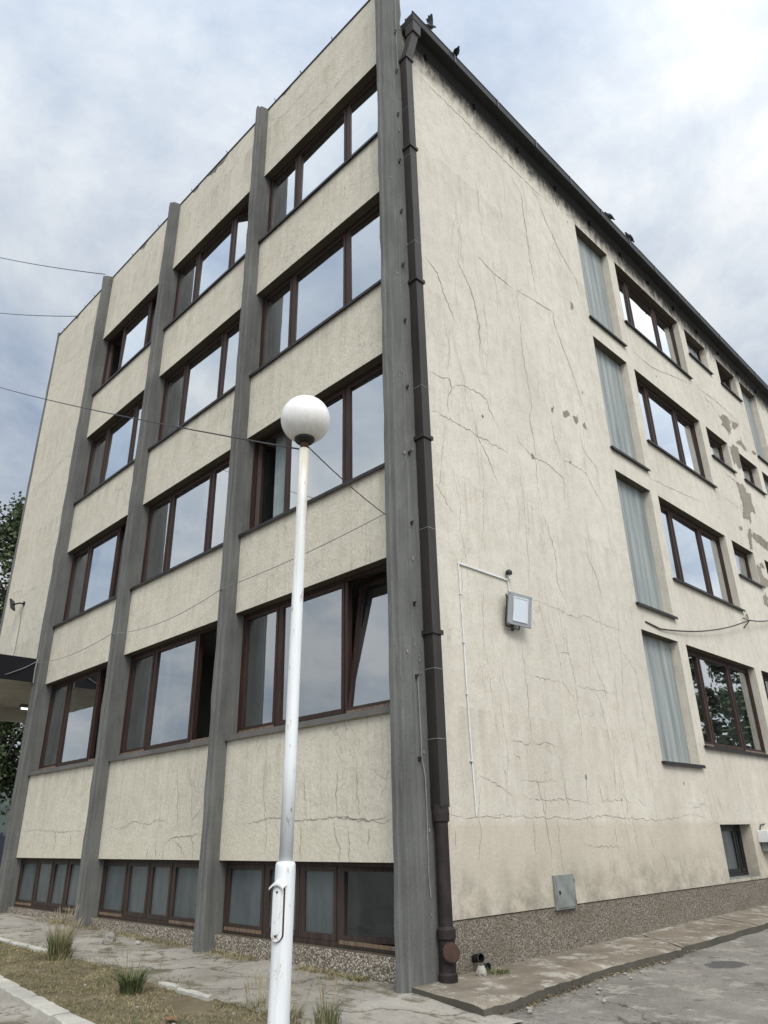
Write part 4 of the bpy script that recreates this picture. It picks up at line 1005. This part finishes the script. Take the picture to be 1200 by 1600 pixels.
def tuft(x, y, n, h, spread, lean, mi, label, w=.004, seed_heads=0, z=None, extra=None):
    q = MB(); z0 = g(x, y) + .005 if z is None else z
    blades(q, x, y, z0, n, h, spread, lean, w, mi)
    if extra: blades(q, x, y, z0, *extra)
    for _ in range(seed_heads):
        a = rnd(0, 6.28); l = rnd(.03, .17)*h*1.6; hh = h*rnd(.75, 1.35); r = spread*random.random()
        p0 = Vector((x + r*math.cos(a), y + r*math.sin(a), z0)); p1 = p0 + Vector((math.cos(a)*l, math.sin(a)*l, hh))
        pm = p0.lerp(p1, .55) - Vector((math.cos(a), math.sin(a), 0))*l*.15
        q.tube([p0, pm, p1], [.0025, .002, .0015], 4, 3)
        dirn = (p1-pm).normalized()
        q.tube([p1 - dirn*.01, p1 + dirn*.02, p1 + dirn*.07, p1 + dirn*.10], [.001, .0042, .0036, .001], 5, 3)
    return tag(q.build('grass_tuft', GM, recalc=False), label, 'grass tuft')
tuft(-4.96, -1.62, 300, .40, .12, .38, (0,1,1,2), 'tall tuft of olive grass with thin seed stalks by the left basement window', .005, 46, extra=(150, .20, .16, .9, .005, (0,1,2,3)))
tuft(-2.22, -2.0, 260, .27, .085, .8, (0,0,0,1), 'dense green grass tuft in the dry lawn left of the street lamp', .0055, 9, extra=(50, .12, .13, 1.2, .005, (2,3,1)))
tuft(.27, -1.49, 130, .20, .10, .5, (0,1,1), 'green and olive grass tuft growing right of the lamp column', .0035, 12)
tuft(-.13, -1.62, 110, .14, .16, .8, (1,1,2,0), 'low weedy grass clump just right of the lamp column', .0035, 6)
tuft(-.72, -1.5, 40, .14, .12, .8, (1,2,0), 'thin weeds with stalks just left of the lamp column', .003, 14)
tuft(-.86, -.10, 70, .07, .10, 1.3, (0,0,1), 'small flat green weed against the pebble plinth by the corner fin', .006)
tuft(.25, .88, 120, .07, .13, 1.3, (0,1,1), 'small green weed on the pavement around the black pipe stub', .005, z=.15)
# dry weeds in the joint along the front plinth and the lawn edge (nobody could count them)
q = MB(); random.seed(8)
for _ in range(1500):
    x = rnd(-9.5, -.25); y = -.03 - abs(random.gauss(0, .10)); d = noise.noise((x*1.1, 3, 0))
    if d < -.12: continue
    blades(q, x, y, g(x, y)+.004, 4, rnd(.03, .09), .03, 1.1, .0035, (1,2,2,3))
for _ in range(800):
    x = rnd(-9, .25); y = edge_apron(x) + abs(random.gauss(0, .10)) - .05
    if noise.noise((x*1.4, y*2, 7)) < -.05: continue
    blades(q, x, y, g(x, y)+.006, 4, rnd(.02, .06), .03, 1.2, .003, (1,2,2,1))
for _ in range(500):
    x = rnd(-8, -.6); y = rnd(-1.5, -.15)
    if noise.noise((x*1.0, y*2.6, 11)) < .22: continue
    blades(q, x, y, g(x, y)+.006, 4, rnd(.02, .06), .04, 1.2, .003, (1,2,2,1,0))
for _ in range(120):
    y = rnd(.1, 3.0); x = slab_edge(y) + rnd(.01, .07)
    blades(q, x, y, g(x, y), 3, rnd(.015, .04), .02, 1.4, .003, (2,3,1))
tag(q.build('weeds', GM, recalc=False), 'dry weeds in the cracks of the concrete apron and along the plinth', 'weeds', kind='stuff')
q = MB(); random.seed(9)
for _ in range(15000):
    x = rnd(-11, .7); lo, hi = edge_kerb(x), lawn_hi(x)
    if hi <= lo: continue
    y = rnd(lo, hi + .03)
    p = noise.noise((x*1.2, y*1.8, 0)) + .5*noise.noise((x*4, y*5, 2))
    if p < -.42: continue
    mi = random.choice((2,2,3,1)) if p < .15 else random.choice((1,1,2,0,2))
    blades(q, x, y, g(x, y)+.008, 2, rnd(.02, .05), .025, 1.6, .0028, mi)
tag(q.build('lawn_grass', GM, recalc=False), 'short dry yellowish lawn between the two kerb rows', 'lawn', kind='stuff')

q = MB(); random.seed(31)
for _ in range(900):
    if random.random() < .45: y = rnd(-.1, 4.2); x = slab_edge(y) + abs(random.gauss(0, .07)) + .01
    elif random.random() < .6: x = rnd(-9, -.2); y = -.03 - abs(random.gauss(0, .16))
    else: x = rnd(-6, 1.8); y = rnd(-2.4, -.1)
    z = g(x, y) + .022; s_ = rnd(.006, .02); a = rnd(0, 6.28); u = Vector((math.cos(a), math.sin(a), rnd(-.3, .3)))*s_; v = Vector((-math.sin(a), math.cos(a), rnd(-.3, .3)))*s_*.5; p = Vector((x, y, z))
    q.poly([p-u, p+v, p+u, p-v], random.choice((0, 0, 1, 2)))
tag(q.build('leaf_litter', [M['curtain_brown'], M['grass_dry'], M['bark']], recalc=False), 'fallen leaves and grit scattered along the pavement edge and plinth', 'leaf litter', kind='stuff')
# ------------------------------------------------------------------ pigeons on the gutter
def pigeon(loc, yaw, label, up=False, tilt=0, s=1.0):
    e = empty('pigeon', loc); e.rotation_euler = (0, tilt, yaw); e.scale = (s, s, s)
    tag(e, label, 'pigeon', 'pigeons on the gutter')
    q = MB()   # one body from tail to beak: (x, z, half-width, half-height)
    st = [(-.23, .055, .018, .004), (-.17, .075, .028, .010), (-.11, .095, .045, .035), (-.04, .11, .062, .058), (.03, .125, .060, .060), (.075, .15, .044, .048), (.10, .185, .029, .033), (.125, .205, .027, .027), (.148, .203, .016, .015), (.165, .196, .006, .006), (.182, .190, .002, .002)]
    n = 12; rings = []
    for (x, z, w, h) in st:
        b = len(q.v)
        for k in range(n):
            a = 2*math.pi*k/n; q.v.append((x, w*math.cos(a), z + h*math.sin(a)))
        rings.append(b)
    for i in range(len(st)-1):
        for k in range(n): q.f.append((rings[i]+k, rings[i]+(k+1) % n, rings[i+1]+(k+1) % n, rings[i+1]+k)); q.m.append(0)
    q.f.append(tuple(rings[0]+k for k in range(n))); q.m.append(0); q.f.append(tuple(rings[-1]+k for k in range(n))); q.m.append(0)
    q.build('body', M['feather'], e, smooth=True)
    for sgn in (-1, 1):
        w = MB()
        if up:
            w.poly([(.05, sgn*.05, .15), (.03, sgn*.10, .25), (-.02, sgn*.17, .33), (-.07, sgn*.18, .30), (-.08, sgn*.15, .26), (-.13, sgn*.15, .25), (-.11, sgn*.11, .21), (-.16, sgn*.09, .18), (-.10, sgn*.05, .13)])
            w.poly([(.05, sgn*.06, .14), (-.10, sgn*.06, .12), (-.16, sgn*.10, .17), (-.11, sgn*.12, .20), (-.13, sgn*.16, .24), (-.08, sgn*.16, .25), (-.07, sgn*.19, .29), (-.02, sgn*.18, .32), (.03, sgn*.11, .24)])
        else:
            w.poly([(.06, sgn*.055, .14), (.02, sgn*.066, .165), (-.08, sgn*.060, .145), (-.19, sgn*.02, .075), (-.12, sgn*.058, .085), (-.02, sgn*.072, .09)])
        w.build('wing', M['feather'], e, recalc=False)
        l = MB(); l.tube([(.0, sgn*.022, .07), (.005, sgn*.024, .0)], .005, 6); l.tube([(-.015, sgn*.024, .002), (.03, sgn*.024, .002)], .004, 5); l.build('leg', M['rust'], e)
for (y, yaw, lb, up, sz) in ((.78, R(70), 'pigeon with its wings raised on the near end of the gutter', True, .8), (1.52, R(150), 'pigeon turned away, second from the downpipe end of the gutter', False, .85),
                             (7.28, R(250), 'pigeon on the gutter above the profiled glass strip, nearer the corner of the distant pair', False, .8), (8.27, R(262), 'pigeon hunched on the gutter above the top three-pane window, farther of the distant pair', False, .9)):
    pigeon((.293, y, gz(y)+.008), yaw, lb, up, 0, sz)

# ------------------------------------------------------------------ trees
def tree(name, x, y, h, trunk_r, crown, nleaf, leaf, label, lean=(0,0), droop=0.0, sd=3):
    random.seed(sd); e = empty(name, (x, y, g(x, y))); tag(e, label, 'tree')
    q = MB(); top = Vector((lean[0], lean[1], h*.8))
    tp = [Vector((lean[0]*t*t + .15*math.sin(t*5+sd), lean[1]*t*t + .12*math.cos(t*4+sd), h*.8*t)) for t in [k/9 for k in range(10)]]
    q.tube(tp, [trunk_r*(1 - .85*k/9) for k in range(10)], 10)
    clumps = []
    for (cx, cy, cz, rx, rz, n) in crown:
        c = Vector((cx, cy, cz))
        base = min(tp, key=lambda p: abs(p.z - (cz - rx*.9)))
        for _ in range(n):
            d = Vector((random.gauss(0,1), random.gauss(0,1), random.gauss(0,.8))).normalized()*random.random()**.4
            p = c + Vector((d.x*rx, d.y*rx, d.z*rz)); clumps.append(p)
            if random.random() < .5:
                mid = base.lerp(p, .55) + Vector((rnd(-.3,.3), rnd(-.3,.3), rnd(.0,.5)))
                q.tube([base, mid, p], [trunk_r*.28, trunk_r*.15, .012], 5)
    q.build('trunk', M['bark'], e, smooth=True)
    l = MB(); per = max(1, nleaf//max(1, len(clumps)))
    for c in clumps:
        cr = rnd(.35, .85)
        mi = random.choice((0,0,1,1,2))
        for _ in range(per):
            d = Vector((random.gauss(0,.5), random.gauss(0,.5), random.gauss(0,.45)))*cr
            if droop: d.z -= abs(random.gauss(0, droop)); d.x *= .7; d.y *= .7
            p = c + d; u = Vector((rnd(-1,1), rnd(-1,1), rnd(-1,.4))).normalized(); v = u.cross(Vector((rnd(-1,1), rnd(-1,1), rnd(-1,1)))).normalized()
            s1 = leaf*rnd(.7, 1.3); s2 = s1*.42
            l.poly([p, p + u*s1*.5 + v*s2, p + u*s1, p + u*s1*.5 - v*s2], mi if random.random() < .75 else random.choice((0,1,2)))
    l.build('crown', [M['leaf_a'], M['leaf_b'], M['leaf_c']], e, recalc=False)
tree('broadleaf_tree', -26.2, 4.2, 17.5, .30, [(.5,.5,5,2.0,2.2,26), (.8,-.2,8.3,2.4,2.2,36), (1.0,-.8,11.2,2.4,2.1,38), (1.0,-1.1,13.6,1.9,1.4,22), (.2,-.2,3.8,1.6,1.4,14)], 24000, .15, 'leafy drooping tree standing just beyond the left end of the building', (.6,-1.2), .5, 3)
tree('broadleaf_tree', -37, 5.2, 15, .3, [(0,0,5,3,2.4,30), (0,.5,9,3,2.6,34), (0,0,12,2.2,2,18)], 11000, .18, 'darker tree behind the drooping one, beyond the left end of the building', (.2,.2), .3, 4)
tree('broadleaf_tree', 6.9, 30.5, 10.5, .26, [(0,0,5,2.6,1.8,30), (-.3,0,7.4,2.2,1.6,24), (.3,0,9.2,1.2,1.1,10)], 8000, .22, 'tree mirrored in the ground-floor three-pane window of the side wall', (.2,.2), .1, 6)
for k, (x, y, h) in enumerate(((1.5, 37, 5), (12, 42, 6), (19, 46, 6))):
    tree('broadleaf_tree', x, y, h, .2, [(0,0,h*.45,2.6,h*.3,22), (0,0,h*.7,1.8,h*.2,12)], 3500, .25, ('low bushy tree farthest left', 'low bushy tree in the middle', 'low bushy tree farthest right')[k] + ' of the row mirrored in the side windows', (0,0), 0, 20+k)
# dark sheet fence beyond the open entrance
fe = empty('sheet_fence', (-25, 4.2, g(-25, 4))); tag(fe, 'dark blue sheet-metal fence beyond the open entrance bay', 'fence')
q = MB()
for k in range(24): q.box((-6+k*.5, -.012 if k % 2 else .0, 0), (-5.5+k*.5, .03 if k % 2 else .042, 1.45))
q.build('panel', M['gate'], fe)
for k in range(5):
    q = MB(); q.box((-6+k*3-.04, .05, 0), (-6+k*3+.04, .13, 1.55)); q.build('post', M['gate'], fe)
fe.rotation_euler.z = R(55)

# ------------------------------------------------------------------ sky, sun
SUN_AZ = math.atan2(-.52, .80); SUN_EL = R(48)
sd = Vector((math.cos(SUN_AZ)*math.cos(SUN_EL), math.sin(SUN_AZ)*math.cos(SUN_EL), math.sin(SUN_EL)))
w = bpy.data.worlds.new('World'); sc.world = w; w.use_nodes = True
nt = w.node_tree; nt.nodes.clear(); Nn = nt.nodes.new; Lk = nt.links.new
out = Nn('ShaderNodeOutputWorld'); tc = Nn('ShaderNodeTexCoord')
sky = Nn('ShaderNodeTexSky'); sky.sky_type = 'NISHITA'; sky.sun_disc = False; sky.sun_elevation = SUN_EL; sky.sun_rotation = math.pi/2 - SUN_AZ
sky.air_density = 1.2; sky.dust_density = 2.0
b1 = Nn('ShaderNodeBackground'); Lk(sky.outputs[0], b1.inputs[0]); b1.inputs[1].default_value = .11
def vm(op, a, b=None, c=None):
    n = Nn('ShaderNodeVectorMath'); n.operation = op
    for i, v in enumerate((a, b, c)):
        if v is None: continue
        if isinstance(v, bpy.types.NodeSocket): Lk(v, n.inputs[i])
        else: n.inputs[i].default_value = v
    return n
def ma(op, a, b=0, c=0, clamp=False):
    n = Nn('ShaderNodeMath'); n.operation = op; n.use_clamp = clamp
    for i, v in enumerate((a, b, c)):
        if isinstance(v, bpy.types.NodeSocket): Lk(v, n.inputs[i])
        else: n.inputs[i].default_value = v
    return n.outputs[0]
dirn = tc.outputs['Generated']
sx = Nn('ShaderNodeSeparateXYZ'); Lk(dirn, sx.inputs[0])
den = ma('ADD', ma('MAXIMUM', sx.outputs[2], 0.0), .28)
cx = ma('DIVIDE', sx.outputs[0], den); cy = ma('DIVIDE', sx.outputs[1], den)
cb = Nn('ShaderNodeCombineXYZ'); Lk(cx, cb.inputs[0]); Lk(cy, cb.inputs[1]); cb.inputs[2].default_value = CLOUD_SEED = 2.3
def nz(scale, detail, rough, dist, off):
    n = Nn('ShaderNodeTexNoise'); v = vm('ADD', cb.outputs[0], off); Lk(v.outputs[0], n.inputs['Vector'])
    n.inputs['Scale'].default_value = scale; n.inputs['Detail'].default_value = detail; n.inputs['Roughness'].default_value = rough; n.inputs['Distortion'].default_value = dist
    return n.outputs[0]
n1 = nz(1.5, 10, .60, .25, (5.4, 0.9, 0)); n2 = nz(3.2, 8, .6, .4, (9, 4, 1))
cm = ma('ADD', ma('MULTIPLY', n1, .78), ma('MULTIPLY', n2, .22))
rp = Nn('ShaderNodeValToRGB'); Lk(cm, rp.inputs[0])
el = rp.color_ramp.elements
el[0].position = .40; el[0].color = (.51, .615, .79, 1); el[1].position = .60; el[1].color = (1.17, 1.19, 1.20, 1)
e2 = el.new(.46); e2.color = (.68, .775, .915, 1); e3 = el.new(.53); e3.color = (.90, .97, 1.05, 1)
# brighter veil of cloud towards the hidden sun
dt = vm('DOT_PRODUCT', dirn, tuple(sd)).outputs['Value']
glow = ma('POWER', ma('MULTIPLY_ADD', dt, .5, .5, clamp=True), 2.2)
zen = ma('POWER', ma('MAXIMUM', sx.outputs[2], 0.0), 1.2)
lum = ma('MULTIPLY_ADD', glow, 1.36, .455)
b2 = Nn('ShaderNodeBackground'); Lk(rp.outputs[0], b2.inputs[0]); Lk(lum, b2.inputs[1])
mx = Nn('ShaderNodeMixShader'); mx.inputs[0].default_value = .9; Lk(b1.outputs[0], mx.inputs[1]); Lk(b2.outputs[0], mx.inputs[2]); Lk(mx.outputs[0], out.inputs[0])
sl = bpy.data.lights.new('sun', 'SUN'); sl.energy = 2.2; sl.angle = R(28); sl.color = (1, .95, .87)
so = bpy.data.objects.new('sun', sl); COL.objects.link(so); so.rotation_euler = (-sd).to_track_quat('-Z', 'Y').to_euler()

# ------------------------------------------------------------------ camera
cam = bpy.data.cameras.new('camera'); co = bpy.data.objects.new('camera', cam); COL.objects.link(co)
F = Vector((-0.64866042, 0.64436826, 0.4050052)); Rt = Vector((0.69880402, 0.71507441, -0.0184806)); U = Vector((0.30151717, -0.27103163, 0.91412759))
co.matrix_world = Matrix(((Rt.x, U.x, -F.x, CAM.x), (Rt.y, U.y, -F.y, CAM.y), (Rt.z, U.z, -F.z, CAM.z), (0, 0, 0, 1)))
cam.sensor_fit = 'VERTICAL'; cam.sensor_height = 32; cam.lens = 32*1143.068/1600
cam.clip_start = .05; cam.clip_end = 3000
sc.camera = co
sc.view_settings.view_transform = 'Standard'; sc.view_settings.look = 'None'; sc.view_settings.gamma = 1; sc.view_settings.exposure = .11
sc.view_settings.use_curve_mapping = False
sc.cycles.max_bounces = 8; sc.cycles.transparent_max_bounces = 12
sc.cycles.caustics_reflective = False; sc.cycles.caustics_refractive = False
